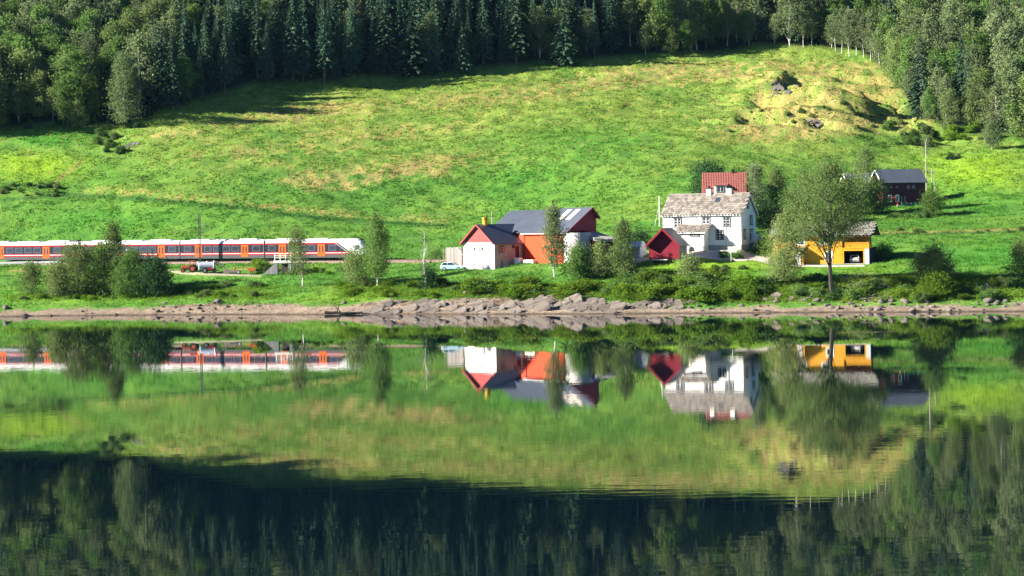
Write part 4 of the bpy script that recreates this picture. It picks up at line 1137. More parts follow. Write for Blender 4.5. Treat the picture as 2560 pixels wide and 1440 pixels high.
for i in range(nsl):
    t = TLEN0 + i * 0.65
    vs_ = []
    for z in (-0.26, -0.155):
        for (dx, dy) in ((-0.12, -1.25), (0.12, -1.25), (0.12, 1.25), (-0.12, 1.25)): vs_.append(along(t + dx, dy, z))
    sl_v.add(vs_, [(4, 5, 6, 7), (0, 1, 5, 4), (1, 2, 6, 5), (2, 3, 7, 6), (3, 0, 4, 7)])
tag(sl_v.build('sleepers', M_CONC, trk), kind='stuff')

# ------------------------------------------------------------------ train
PXM = 75.0 / 920.0     # metres of track per photo column along the train
M_TWHITE = mat('train_white', (0.70, 0.70, 0.71), 0.35, 0.05, 0.3, spec=0.5)
M_TDARK = mat('train_window_band', (0.026, 0.024, 0.034), 0.3, 0.08, 0.4, spec=0.5)
M_TRED = mat('train_red', (0.43, 0.012, 0.018), 0.35, 0.05, 0.4, spec=0.4)
M_TORANGE = mat('train_orange', (0.72, 0.125, 0.005), 0.4, 0.05, 0.4, spec=0.4)
M_TGREY = mat('train_skirt', (0.085, 0.085, 0.095), 0.5, 0.1, 0.4)
M_TGLASS = glass_mat('train_glass', (0.035, 0.04, 0.058))
M_FRAME = mat('train_window_frame', (0.16, 0.16, 0.18), 0.4, 0.05)
def tx(px):  # photo column -> metres along the track
    a, b = lvl(px, 650)
    t = (px) * PXM
    for _ in range(8):
        p = along(t)
        u, v = to_px(p.x, p.y, p.z)
        t += (px - u) * PXM
    return t
TRAIN = empty('passenger_train', T0, TRZ, 'red white and dark grey passenger train with orange doors on railway', 'train')
TRAIN.rotation_euler = (0, -math.asin(TDIR.z), TRZ)
HWD = 1.56
def plate(poly, side, depth, name, m, parent):
    """polygon in (x,z) on the carriage side, proud by depth"""
    y0 = -HWD if side < 0 else HWD
    return MB().extr(poly, 'y', y0 + side * 0.002, y0 + side * depth).build(name, m, parent)
def rect(a, b, z0, z1): return [(a, z0), (b, z0), (b, z1), (a, z1)]
DOOR_W, DZ0, DZ1 = 1.55, 0.72, 3.12
door_mesh = {}
def section(zt, hwid, zb, k=0.0):
    """half section (y,z) from bottom centre round to top centre"""
    return [(0, zb), (hwid * 0.86, zb), (hwid, zb + 0.35), (hwid, min(3.35, zt - 0.55)), (hwid * 0.90, zt - 0.30), (hwid * 0.68, zt - 0.10), (hwid * 0.4, zt - 0.02), (0, zt)]
def loft(secs):
    m = MB(); n = None
    for (x, zt, hw_, zb) in secs:
        h = section(zt, hw_, zb)
        ring = [(x, -y, z) for (y, z) in h] + [(x, y, z) for (y, z) in h[-2:0:-1]]
        n = len(ring); m.v += ring
    for i in range(len(secs) - 1):
        for k in range(n):
            a = i * n + k; b = i * n + (k + 1) % n
            m.f.append((a, b, b + n, a + n))
    m.f.append(tuple(range(n))[::-1]); m.f.append(tuple((len(secs) - 1) * n + k for k in range(n)))
    return m
def carriage(x0, x1, doors, windows, nose=None):
    secs = [(x0 + 0.18, 4.12, HWD, 0.42), ((x0 + x1) / 2, 4.12, HWD, 0.42)]
    if nose:
        for (dx, zt, hw_, zb) in ((-4.6, 4.14, 1.56, .42), (-2.6, 4.16, 1.56, .42), (-1.75, 4.05, 1.53, .45), (-1.1, 3.72, 1.46, .5), (-0.6, 3.2, 1.33, .55), (-0.25, 2.6, 1.15, .6), (0, 1.75, 0.85, .72)):
            secs.append((x1 + dx, zt, hw_, zb))
    else:
        secs.append((x1 - 0.18, 4.12, HWD, 0.42))
    B = loft(secs).build('carriage', M_TWHITE, TRAIN)
    e0, e1 = x0 + 0.18, (x1 - 0.18 if not nose else x1 - 4.0)
    for side in (-1, 1):
        if nose:
            top, bot = x1 - 5.9, x1 - 2.5
            g = lambda z: top + (bot - top) * (3.38 - z) / (3.38 - 1.05)
            plate([(e0, 3.08), (g(3.08), 3.08), (g(3.38), 3.38), (e0, 3.38)], side, 0.02, 'upper_stripe', M_TRED, B)
            plate([(e0, 1.62), (g(1.62), 1.62), (g(3.076), 3.076), (e0, 3.076)], side, 0.018, 'window_band', M_TDARK, B)
            plate([(e0, 1.05), (g(1.05), 1.05), (g(1.616), 1.616), (e0, 1.616)], side, 0.02, 'lower_stripe', M_TRED, B)
            plate([(e0, 1.30), (g(1.30) - 0.5, 1.30), (g(1.44) - 0.5, 1.44), (e0, 1.44)], side, 0.028, 'white_line', M_TWHITE, B)
            plate([(g(1.0) - .62, 1.0), (g(1.0) - .48, 1.0), (g(3.38) - .48, 3.38), (g(3.38) - .62, 3.38)], side, 0.032, 'diagonal_line', M_TWHITE, B)
            plate([(e0, 0.44), (x1 - 2.65, 0.44), (x1 - 2.65, 1.046), (e0, 1.046)], side, 0.022, 'skirt', M_TGREY, B)
            m = MB(); y = side * 1.50
            m.add([(x1 - 2.15, side * 1.575, 2.0), (x1 - 1.25, side * 1.50, 2.0), (x1 - 1.30, side * 1.50, 2.85), (x1 - 2.1, side * 1.572, 2.85)], [(0, 1, 2, 3)])
            m.build('cab_window', M_TGLASS, B)
        else:
            plate(rect(e0, e1, 3.08, 3.38), side, 0.02, 'upper_stripe', M_TRED, B)
            plate(rect(e0, e1, 1.62, 3.076), side, 0.018, 'window_band', M_TDARK, B)
            plate(rect(e0, e1, 1.05, 1.616), side, 0.02, 'lower_stripe', M_TRED, B)
            plate(rect(e0, e1, 1.30, 1.44), side, 0.028, 'white_line', M_TWHITE, B)
            plate(rect(e0, e1, 0.44, 1.046), side, 0.022, 'skirt', M_TGREY, B)
        for d in doors:
            y0 = side * HWD
            dm = MB()
            dm.extr(rect(d - DOOR_W / 2, d + DOOR_W / 2, DZ0, DZ1), 'y', y0 + side * 0.003, y0 + side * 0.045)
            dm.build('door', M_TORANGE, B)
            for k in (-0.33, 0.33):
                MB().extr(rect(d + k - 0.14, d + k + 0.14, 1.5, 2.75), 'y', y0 + side * 0.046, y0 + side * 0.055).build('door_window', M_TGLASS, B)
            MB().extr(rect(d - 0.012, d + 0.012, DZ0, DZ1), 'y', y0 + side * 0.046, y0 + side * 0.05).build('door_seam', M_TGREY, B)
        for (a, b) in windows:
            fr = MB().extr(rect(a, b, 1.82, 2.92), 'y', side * (HWD + .019), side * (HWD + 0.026)).build('window_frame', M_FRAME, B)
            MB().extr(rect(a + 0.09, b - 0.09, 1.91, 2.83), 'y', side * (HWD + .0265), side * (HWD + 0.032)).build('window', M_TGLASS, B)
    # bogies
    for bxp in ((x0 + 0.1, x1 - 0.1) if not nose else (x0 + 0.1, x1 - 4.2)):
        g = MB().box(bxp - 1.7, bxp + 1.7, -1.1, 1.1, 0.3, 0.62)
        g.build('bogie', M_BLACK, B)
        for wx in (-1.25, 1.25):
            for wy in (-0.8, 0.68): MB().cyl((bxp + wx, wy, 0.44), 0.43, 0.12, 16, 'y').build('wheel', M_RUST, B)
    # roof equipment
    for (f0, f1, h) in ((0.12, 0.34, 0.20), (0.42, 0.62, 0.14), (0.70, 0.90, 0.2)):
        if nose and f1 > 0.75: continue
        a, b = x0 + (x1 - x0) * f0, x0 + (x1 - x0) * f1
        MB().box(a, b, -1.0, 1.0, 4.0, 4.12 + h).build('roof_unit', M_TWHITE, B, bevel=0.08)
        MB().box(a + 0.4, a + 1.0, -1.02, -1.0, 4.08, 4.2).build('roof_grille', M_TGREY, B)
    if nose:
        ws = MB()
        ws.add([(x1 - 1.68, -0.75, 4.07), (x1 - 1.68, 0.75, 4.07), (x1 - 0.42, 0.62, 3.0), (x1 - 0.42, -0.62, 3.0)], [(0, 1, 2, 3)])
        ws.v = [(x + 0.06, y, z + 0.05) for x, y, z in ws.v]
        ws.build('windscreen', M_TGLASS, B)
        MB().box(x1 - 0.9, x1 - 0.1, -0.95, 0.95, 0.35, 1.0).build('nose_skirt', M_TGREY, B, bevel=0.12)
        for s_ in (-1, 1): MB().cyl((x1 - 0.35, s_ * 0.8, 1.35), 0.14, 0.25, 10, 'x').build('headlight', mat('headlight_lens', (0.7, 0.7, 0.7), 0.2), B)
    else:
        g = MB().box(x1 - 0.3, x1 + 0.3, -1.25, 1.25, 0.75, 3.85).build('gangway', M_BLACK, B)
    return B
X = [tx(p) for p in (-62, 207, 458, 669, 921)]
def spread(a, b, n, w_):
    st = (b - a) / n
    return [(a + st * i + (st - w_) / 2, a + st * i + (st + w_) / 2) for i in range(n)]
def cw(x0, x1, d0, d1):
    m = DOOR_W / 2 + 0.25
    out = spread(x0 + 0.35, d0 - m, max(1, int((d0 - m - x0) / 2.0)), 1.55)
    out += spread(d0 + m, d1 - m, max(1, int((d1 - d0 - 2 * m) / 1.85)), 1.6)
    out += spread(d1 + m, x1 - 0.35, max(1, int((x1 - d1 - m) / 2.4)), 1.6)
    return out
for (i, da, db) in ((0, 12, 125), (1, 258, 412), (2, 505, 620), (3, 714, 811)):
    a, b = tx(da), tx(db)
    ww = cw(X[i], X[i + 1], a, b)
    if i == 3: ww = [q for q in ww if q[1] < X[4] - 5.8]
    carriage(X[i], X[i + 1], (a, b), ww, nose=(i == 3))
# darker roof fairing next to the second joint
p0_ = X[1]
MB().extr([(p0_ - 2.6, 4.1), (p0_ - 2.3, 4.42), (p0_ - 0.9, 4.42), (p0_ - 0.25, 3.9), (p0_ - 0.25, 3.4)], 'y', -0.9, 0.9).build('roof_fairing', M_TGREY, TRAIN)

# ------------------------------------------------------------------ mast, underpass, guard rail, marker posts
pt = along(tx(518), -3.4)
pt.z = float(gz(pt.x, pt.y))
ms = empty('catenary_mast', pt, TRZ, 'tall dark steel mast in front of the train', 'mast')
hm_ = 10.0
for dx in (-0.16, 0.16):
    MB().box(dx - 0.045, dx + 0.045, -0.12, 0.12, -0.4, hm_).build('upright', M_CASING, ms)
lc = MB()
for i in range(16): lc.tube([(-0.16, -0.1, 0.3 + i * 0.6), (0.16, -0.1, 0.6 + i * 0.6)], 0.03, 4)
lc.build('lacing', M_CASING, ms)
MB().tube([(0, 0.1, 7.4), (0, 3.3, 7.9)], 0.05, 5).tube([(0, 0.1, 6.5), (0, 3.2, 6.6)], 0.05, 5).build('bracket', M_METAL, ms)

up_p = hit(690, 688)
un = empty('underpass', up_p, TRZ, 'grey concrete railway underpass with wing wall and white railing', 'underpass')
M_CD = mat('dark_stained_concrete', (0.15, 0.155, 0.16), 0.9, 0.25, 0.9, stretch=(3, 3, 0.4), dirt=(0.07, 0.07, 0.07), dirt_amt=0.6)
MB().extr([(-2.6, -0.8), (0.4, -0.8), (0.4, 2.3), (0.0, 2.3), (-2.6, 0.25)], 'y', -0.2, 0.3).build('wing_wall', M_CD, un)
MB().box(0.41, 2.6, 1.75, 6.0, -0.8, 2.2).build('opening', M_DARKIN, un)  # solid dark block, coloured as the shade inside the passage
MB().box(0.401, 3.1, 0.0, 6.0, -0.8, 0.02).build('passage_floor', M_CD, un)
MB().box(2.61, 3.2, -0.15, 6.0, -0.8, 2.2).box(0.401, 2.6, 0.9, 6.0, 2.0, 2.19).build('abutment', M_CD, un)
MB().box(-0.4, 3.3, -0.3, 0.35, 2.305, 2.75).build('parapet', M_CONCL, un)
for x in (-0.2, 0.9, 2.0, 3.1): MB().box(x - 0.05, x + 0.05, -0.05, 0.05, 2.75, 4.1).build('railing_post', M_TRIM, un)
for z in (3.25, 3.65, 4.05): MB().tube([(-0.3, -0.08, z), (3.2, -0.08, z)], 0.045, 5).build('railing_bar', M_TRIM, un)

ga, gbp = hit(-60, 668, 400), hit(152, 664, 400)
gl_ = (gbp - ga).length
grl = empty('guard_rail', ga, atan2(gbp.y - ga.y, gbp.x - ga.x), 'pale steel guard rail on posts below the railway', 'guard rail')
grl.rotation_euler = (0, -math.asin((gbp.z - ga.z) / gl_), atan2(gbp.y - ga.y, gbp.x - ga.x))
MB().extr([(-0.04, 0.5), (-0.10, 0.62), (-0.04, 0.72), (-0.10, 0.84), (-0.04, 0.94), (0.0, 0.94), (0.0, 0.5)], 'x', 0, gl_).build('beam', mat('pale_rail_metal', (0.66, 0.66, 0.66), 0.5, 0.1), grl)
pm = MB().box(-0.06, 0.06, 0.001, 0.12, -0.6, 0.9).mesh('post', M_METAL)
for i in range(int(gl_ / 1.75) + 1): link('post', pm, grl, (0.2 + i * 1.75, 0, 0))

for (px_, ytop, ybot, dome, lab) in ((339, 626, 650, True, 'thin lineside post with round white head beside the train'), (353, 631, 655, False, 'slim plain white marker post beside the train')):
    p = along(tx(px_), -3.8); p.z = float(gz(p.x, p.y))
    top = P(px_, ytop, p.y).z - p.z
    o = empty('marker_post', p, 0, lab, 'post')
    MB().cyl((0, 0, -0.3), 0.05 if dome else 0.09, top + 0.3, 8).build('post', M_TRIM, o)
    if dome:
        MB().tube([(0, 0, top - 0.1), (0, 0, top + 0.1), (0, 0, top + 0.25), (0, 0, top + 0.32)], [0.25, 0.25, 0.17, 0.05], 10).build('head', M_TRIM, o)
    else:
        MB().box(-0.13, 0.13, -0.10, -0.095, top - 0.4, top).build('plate', M_TRIM, o)

# wooden power poles
def pole(px_, ybase, ytop, label, arm=False, stay=False, pale=False, D=None):
    p = hit(px_, ybase) if D is None else None
    if D is not None:
        q = P(px_, ybase, D); p = on_ground(q.x, q.y)
    h = P(px_, ytop, p.y).z - p.z
    o = empty('power_pole', p, 0, label, 'pole')
    MB().tube([(0, 0, -0.5), (0, 0, h)], [0.10, 0.07] if pale else [0.13, 0.09], 8).build('pole', M_TRIM if pale else M_POLE, o)
    if arm: MB().box(-0.7, 0.7, -0.06, 0.06, h - 0.9, h - 0.75).build('crossarm', M_POLE, o)
    for k in ((-0.5, 0.5) if arm else (0,)):
        MB().cyl((k, 0, h - 0.75 if arm else h), 0.06, 0.2, 6).build('insulator', M_CASING, o)
    if stay: MB().tube([(0.1, 0, h * 0.8), (-1.0, 0, 0)], 0.012, 4).build('stay', M_METAL, o)
pole(1231, 600, 528, 'wooden pole rising behind the red barn roof', D=432)
pole(1649, 566, 490, 'pale pole with stay wire left of the white farmhouse', stay=True, pale=True)
pole(2316, 470, 352, 'tall wooden pole behind the dark barn', D=485)
pole(2331, 512, 421, 'wooden pole with crossarm right of the dark barn', arm=True, D=476)
pole(2337, 528, 452, 'short leaning-grey pole by bush at dark barn corner', D=466)
pole(2118, 640, 605, 'thin dark post beside the yellow house balcony', D=400)

# ------------------------------------------------------------------ farm machines by the railway
def wheel(parent, x, y, z, r, w_, name='wheel', tm=M_BLACK, rm=None):
    o = MB().cyl((x, y - w_ / 2, z), r, w_, 18, 'y').build(name, tm, parent, bevel=min(0.05, w_ / 5))
    MB().cyl((x, y - w_ / 2 - 0.02, z), r * 0.55, w_ + 0.04, 12, 'y').build('rim', rm or M_METAL, o)
    return o
p = hit(474, 681)
M_TR = mat('faded_tractor_red', (0.36, 0.075, 0.035), 0.6, 0.2, dirt=(0.2, 0.1, 0.06), dirt_amt=0.6)
tr = empty('tractor', p, radians(176), 'old faded red tractor parked below the railway mast', 'tractor')
MB().box(-0.2, 1.55, -0.34, 0.34, 0.75, 1.35).build('bonnet', M_TR, tr, bevel=0.07)
MB().box(-1.0, 1.3, -0.25, 0.25, 0.45, 0.745).build('chassis', M_CASING, tr)
cb = MB()
for (x, y) in ((-0.95, -0.6), (-0.95, 0.6), (-0.1, -0.55), (-0.1, 0.55)): cb.box(x - 0.04, x + 0.04, y - 0.04, y + 0.04, 0.8, 2.2)
cb.box(-1.1, 0.0, -0.7, 0.7, 2.2, 2.3); cb.build('cab_frame', M_TR, tr)
MB().box(-0.9, -0.4, -0.3, 0.3, 0.8, 1.15).box(-0.95, -0.85, -0.3, 0.3, 1.15, 1.6).build('seat', M_BLACK, tr)
MB().tube([(1.0, 0.15, 1.3), (1.0, 0.15, 2.1)], 0.04, 6).build('exhaust', M_BLACK, tr)
for s_ in (-1, 1):
    wheel(tr, -0.75, s_ * 0.75, 0.72, 0.74, 0.36, rm=M_TR); wheel(tr, 1.2, s_ * 0.62, 0.4, 0.42, 0.22, rm=M_TR)
    MB().box(-1.3, -0.2, s_ * 0.75 - 0.2, s_ * 0.75 + 0.2, 1.49, 1.55).build('mudguard', M_TR, tr)
p = hit(517, 683)
tk = empty('slurry_tanker', p, radians(4), 'blue-grey slurry tanker trailer standing beside the old tractor', 'tanker')
M_TK = mat('tanker_blue_grey', (0.40, 0.45, 0.55), 0.5, 0.15, dirt=(0.25, 0.22, 0.2), dirt_amt=0.4)
MB().tube([(-1.55, 0, 1.35), (-1.4, 0, 1.35), (1.4, 0, 1.35), (1.55, 0, 1.35)], [0.5, 0.78, 0.78, 0.5], 18).build('tank', M_TK, tk)
MB().box(-1.5, 2.4, -0.35, 0.35, 0.45, 0.6).build('frame', M_CASING, tk)
MB().cyl((0.2, 0, 2.1), 0.25, 0.2, 10).build('hatch', M_METAL, tk)
MB().tube([(-1.4, -0.5, 1.0), (-1.8, -0.5, 1.6), (-1.6, -0.4, 2.3)], 0.07, 6).build('hose', M_TRIM, tk)
MB().box(0.3, 1.3, -0.9, -0.5, 0.6, 1.0).build('pump_box', mat('machine_red', (0.5, 0.03, 0.03), 0.5), tk)
for s_ in (-1, 1): wheel(tk, -0.3, s_ * 0.85, 0.5, 0.5, 0.35)
p = hit(548, 683)
ld = empty('front_loader', p, radians(8), 'grey front loader boom with fork resting on gravel', 'loader')
MB().tube([(-1.1, 0, 0.6), (-0.95, 0, 2.4), (0.2, 0, 1.7), (1.6, 0, 0.5)], [0.12, 0.12, 0.12, 0.09], 6).build('boom', M_METAL, ld)
MB().tube([(-0.95, 0.15, 2.1), (0.5, 0.15, 0.9)], 0.07, 6).build('ram', M_CASING, ld)
MB().box(-1.3, -0.6, -0.45, 0.45, 0.0, 0.9).build('stand', M_CASING, ld)
for i in range(4): MB().box(1.5, 2.4, -0.5 + i * 0.3, -0.42 + i * 0.3, 0.05, 0.14).build('tine', M_METAL, ld)
MB().box(1.4, 1.5, -0.6, 0.6, 0.05, 0.75).build('fork_plate', M_RUST, ld)
for (px_, py_, w_, h_, c_, nm, lab, ct_) in ((568, 684, 1.5, 0.75, (0.55, 0.45, 0.36), 'wooden_crate', 'pale wooden crate beside the loader', 'crate'),
                                  (588, 685, 2.2, 0.8, (0.42, 0.04, 0.04), 'red_implement', 'low red farm implement with dark roller', 'implement'),
                                  (630, 685, 1.6, 0.6, (0.62, 0.16, 0.03), 'orange_hopper', 'orange hopper trailer on the gravel track', 'hopper')):
    p = hit(px_, py_); o = empty(nm, p, radians(random.uniform(-15, 15)), lab, ct_)
    mm = mat(nm + '_paint', c_, 0.7, 0.2)
    if nm == 'wooden_crate':
        for i in range(4): MB().box(-w_ / 2, w_ / 2, -0.55, -0.5, 0.03 + i * 0.19, 0.19 + i * 0.19).build('plank', mm, o)
        MB().box(-w_ / 2 + .02, w_ / 2 - .02, -0.49, 0.5, 0, h_).build('box', mm, o)
    elif nm == 'red_implement':
        MB().box(-1.0, 1.0, -0.3, 0.3, 0.4, 0.62).box(-0.2, 0.0, -0.2, 0.2, 0.62, 1.0).build('frame', mm, o)
        MB().cyl((-1.1, -0.25, 0.3), 0.3, 2.2, 14, 'x').build('roller', M_CASING, o)
        wheel(o, 0.9, -0.5, 0.35, 0.35, 0.18)
    else:
        MB().extr([(-0.9, 1.05), (-0.3, 0.4), (0.3, 0.4), (0.9, 1.05)], 'y', -0.5, 0.5).build('hopper', mm, o)
        for (x, y) in ((-0.4, -0.4), (0.4, -0.4), (0.4, 0.4), (-0.4, 0.4)): MB().box(x - 0.04, x + 0.04, y - 0.04, y + 0.04, 0, 0.45).build('leg', mm, o)
        wheel(o, 0, -0.6, 0.28, 0.28, 0.12)

# ------------------------------------------------------------------ gravel tracks (draped on the ground)
def drape(name, pts, widths, m, kind='structure', dz=0.05):
    P3 = [hit(x, y) if not isinstance(x, Vector) else x for (x, y) in pts]
    # resample
    out = []; ws = []
    for i in range(len(P3) - 1):
        n = max(2, int((P3[i + 1] - P3[i]).length / 0.8))
        for k in range(n):
            t = k / n; out.append(P3[i].lerp(P3[i + 1], t)); ws.append(widths[i] * (1 - t) + widths[i + 1] * t)
    out.append(P3[-1]); ws.append(widths[-1])
    v = []; nw = 9
    for i, p in enumerate(out):
        d = (out[min(i + 2, len(out) - 1)] - out[max(i - 2, 0)]); d.z = 0; d.normalize()
        nrm = Vector((-d.y, d.x, 0))
        wv = ws[i] * (1 + random.uniform(-0.06, 0.06))
        for k in range(nw):
            q = p + nrm * wv * (k / (nw - 1) - 0.5)
            v.append((q.x, q.y, float(gz(q.x, q.y)) + (dz if 0 < k < nw - 1 else -0.06)))
    f = [(i * nw + k, i * nw + k + 1, (i + 1) * nw + k + 1, (i + 1) * nw + k) for i in range(len(out) - 1) for k in range(nw - 1)]
    me = np_mesh(name, v, f, m, smooth_=True)
    return tag(link(name, me), kind=kind)
drape('gravel_drive', [(1520, 658), (1590, 652), (1612, 646), (1740, 640), (1850, 638), (1895, 643), (1935, 652), (1985, 663), (2060, 665), (2160, 664)], [5, 5, 5, 5, 5.5, 7, 9, 6, 2.6, 2.4], M_GRAVEL)
drape('farm_track', [(410, 675), (450, 682), (520, 686), (600, 688), (655, 691)], [1.6, 1.9, 2.0, 1.8, 1.4], mat('grassy_track', (0.33, 0.29, 0.22), 0.95, 0.3, 2.0, bump=0.05, bscale=6, dirt=(0.13, 0.2, 0.05), dirt_amt=0.8))

# ------------------------------------------------------------------ garden things
p = hit(1828, 656)
rd = empty('rotary_dryer', p, radians(20), 'white rotary clothes dryer on the lawn before the farmhouse', 'dryer')
MB().tube([(0, 0, -0.2), (0, 0, 1.9)], 0.045, 8).build('post', M_TRIM, rd)
for k in range(4):
    a = k * pi / 2
    MB().tube([(0, 0, 1.5), (1.35 * cos(a), 1.35 * sin(a), 2.2)], 0.04, 6).build('arm', M_TRIM, rd)
for r_ in (0.6, 0.95, 1.28):
    MB().tube([(r_ * cos(k * pi / 2), r_ * sin(k * pi / 2), 1.5 + 0.52 * r_) for k in range(5)], 0.01, 3).build('line', M_TRIM, rd)
# white wrapped bale with tarpaulin tunnel behind the bushes
p = hit(1583, 640)
o = empty('tarpaulin_tunnel', p, radians(-30), 'white tarpaulin tunnel behind trees between barn and shed', 'tunnel')
tm = MB(); nA = 10
for i in range(8):
    for k in range(nA + 1):
        a = pi * k / nA
        r_ = 1.5 + 0.05 * random.random()
        tm.v.append((i * 0.6 - 2.1, r_ * cos(a), 2.6 * sin(a) + (-0.2 if k in (0, nA) else 0)))
for i in range(7):
    for k in range(nA):
        a = i * (nA + 1) + k; tm.f.append((a, a + 1, a + nA + 2, a + nA + 1))
tm.f.append(tuple(range(nA + 1))[::-1]); tm.f.append(tuple(7 * (nA + 1) + k for k in range(nA + 1)))
tm.build('cover', mat('white_tarp', (0.62, 0.66, 0.72), 0.5, 0.15), o)
hoop = MB()
MB().tube([(-2.14, 1.53 * cos(pi * k / 10), 2.64 * sin(pi * k / 10)) for k in range(11)], 0.04, 5).build('hoop', M_METAL, o)

# ------------------------------------------------------------------ rocks
def slab_mesh(seed, m=M_ROCK):
    """angular bedded block: broken ends, stepped bedding on the face towards the lake"""
    R = np.random.default_rng(seed)
    nxs, nys = 15, 10
    u, v = np.meshgrid(np.linspace(-1, 1, nxs), np.linspace(-1, 1, nys), indexing='ij')
    prof = np.interp(np.linspace(-1, 1, nxs), [-1, -0.8, -0.3, 0.35, 0.8, 1], [R.uniform(.1, .4), R.uniform(.5, .9), R.uniform(.8, 1.1), R.uniform(.8, 1.1), R.uniform(.6, 1), R.uniform(.35, .8)])
    jag = 1 + 0.25 * (R.random(nxs) - 0.5)
    yy = v * (prof * jag)[:, None] * 0.5 + 0.18 * (fbm(u * 1.7 + seed * 3, v * 0.2, seed, 2) - 0.5)
    xx = u + 0.16 * (R.random(nys) - 0.5)[None, :] * np.abs(u) ** 4 + 0.12 * v * R.uniform(-1, 1)
    k = R.uniform(2.4, 4.2)
    st = np.floor((v + R.uniform(.1, .5) * u + 1.6) * k + 0.9 * fbm(u * 2.5 + seed, v * 2.5, seed + 5, 3)) / k
    top = 0.34 * (st - 1.2) + 0.18 * (fbm(u * 5 + seed, v * 5, seed + 9, 3) - 0.5) + R.uniform(-.05, .2) * u
    bot = np.full_like(top, -1.0)
    vt = np.stack([xx, yy, top], -1).reshape(-1, 3); vb = np.stack([xx * 0.95, yy * 0.95, bot], -1).reshape(-1, 3)
    V = np.concatenate([vt, vb]); n = nxs * nys
    I = np.arange(n).reshape(nxs, nys)
    fs = [(I[i, j], I[i + 1, j], I[i + 1, j + 1], I[i, j + 1]) for i in range(nxs - 1) for j in range(nys - 1)]
    edge = [I[i, 0] for i in range(nxs)] + [I[-1, j] for j in range(1, nys)] + [I[i, -1] for i in range(nxs - 2, -1, -1)] + [I[0, j] for j in range(nys - 2, 0, -1)]
    for q in range(len(edge)):
        a, b = edge[q], edge[(q + 1) % len(edge)]
        fs.append((a, n + a, n + b, b))
    return np_mesh('slab', V, np.array(fs), m)
SLABS = [slab_mesh(s_) for s_ in range(9)]
SLABSD = [slab_mesh(s_ + 20, M_ROCKD) for s_ in range(3)]
def outcrop(cx, cy, w_px, h_px, n, label, size=(2.2, 3.8), group=None, meshes=SLABS, seed=0, tilt=-16, name='rock_outcrop', face=22, thick=0.9, lift=0.06):
    R = random.Random(seed)
    base = hit(cx, cy)
    O = empty(name, base, 0, label, 'rock', group)
    for i in range(n):
        px_ = cx + (R.random() - 0.5) * w_px; py_ = cy + (R.random() - 0.5) * h_px
        q = hit(px_, py_) - base
        s_ = size[0] + (size[1] - size[0]) * R.random() ** 1.6
        o = link('slab', R.choice(meshes), O, (q.x, q.y, q.z + lift * s_),
                 (radians(R.uniform(face - 14, face + 14)), radians(tilt + R.uniform(-7, 7)), radians(R.uniform(-16, 16))),
                 (s_, s_ * R.uniform(0.45, 1.0), thick * s_ * R.uniform(0.26, 0.55)))
    return O
outcrop(985, 772, 140, 26, 24, 'smooth pale rock outcrop where the gravel beach ends', (0.6, 2.2), seed=1, lift=0.06)
outcrop(1120, 770, 150, 26, 30, 'layered rock ledges below the round bush', (0.5, 2.0), seed=2, lift=0.03)
outcrop(1240, 766, 130, 34, 28, 'layered rock ledges left of the dark shaded hollow', (0.5, 2.0), seed=3, lift=0.05)
outcrop(1375, 766, 120, 28, 30, 'broad sloping rock slabs with a steep right edge', (0.7, 2.6), seed=4, tilt=-20, lift=0.12)
outcrop(1490, 768, 100, 30, 18, 'low dark-striped rock ledges right of the steep slab edge', (0.6, 2.3), seed=5, tilt=-10, lift=0.12)
outcrop(1640, 766, 180, 20, 20, 'half-buried flat ledges under the shaded green bank', (0.6, 2.2), seed=6, tilt=-8, lift=0.08)
outcrop(1950, 752, 110, 16, 7, 'dark tilted slabs beneath the big alder tree', (0.8, 2.2), seed=7, tilt=-24, lift=0.0)
outcrop(1948, 226, 40, 26, 7, 'rock face darkened for its shadow, jutting from the upper pasture', (1.1, 1.9), meshes=SLABSD, seed=8, tilt=-30, name='pasture_crag', face=40, thick=1.6, lift=-0.1)
outcrop(322, 366, 34, 10, 6, 'heap of grey field stones beside the hillside bush', (0.8, 1.4), meshes=SLABSD, seed=9, tilt=-5, name='field_stones', thick=0.8)
outcrop(2045, 310, 60, 14, 5, 'small rock outcrop in the straw-coloured grass', (1.2, 2.0), seed=10, tilt=-15, name='pasture_crag')

def stone_mesh(seed):
    import bmesh
    bm = bmesh.new(); bmesh.ops.create_icosphere(bm, subdivisions=2, radius=1)
    R = random.Random(seed); d = [Vector((R.uniform(-1, 1), R.uniform(-1, 1), R.uniform(-1, 1))).normalized() for _ in range(9)]
    lim = [R.uniform(0.55, 0.95) for _ in d]
    for v in bm.verts:
        for n, l in zip(d, lim):
            k = v.co.dot(n)
            if k > l: v.co -= n * (k - l)
    me = bpy.data.meshes.new('stone'); bm.to_mesh(me); bm.free(); me.materials.append(M_ROCK)
    return me
STONES = [stone_mesh(i) for i in range(6)]
R = random.Random(11)
def scatter_stones(n, x0, x1, y0, y1, s0, s1, where):
    for i in range(n):
        px_ = R.uniform(x0, x1); py_ = R.uniform(y0, y1)
        p = hit(px_, py_)
        if p.z < -0.25: continue
        s_ = s0 + (s1 - s0) * R.random() ** 2.2
        o = link('stone', R.choice(STONES), None, p + Vector((0, 0, s_ * 0.16)), (R.uniform(-.3, .3), R.uniform(-.3, .3), R.uniform(0, 6)), (s_ * R.uniform(0.9, 1.5), s_, s_ * R.uniform(0.45, 0.8)))
        tag(o, ('chunky' if s_ > (s0 + s1) * 0.4 else 'small') + ' angular stone on the beach ' + where, 'stone', 'beach stones ' + where)
scatter_stones(34, 395, 620, 757, 784, 0.14, 0.55, 'below the parked tractor')
scatter_stones(14, 10, 390, 772, 789, 0.12, 0.4, 'below the willow thicket')
scatter_stones(14, 620, 900, 765, 783, 0.12, 0.35, 'below the underpass')
scatter_stones(34, 1520, 1950, 762, 780, 0.14, 0.55, 'below the crimson shed')
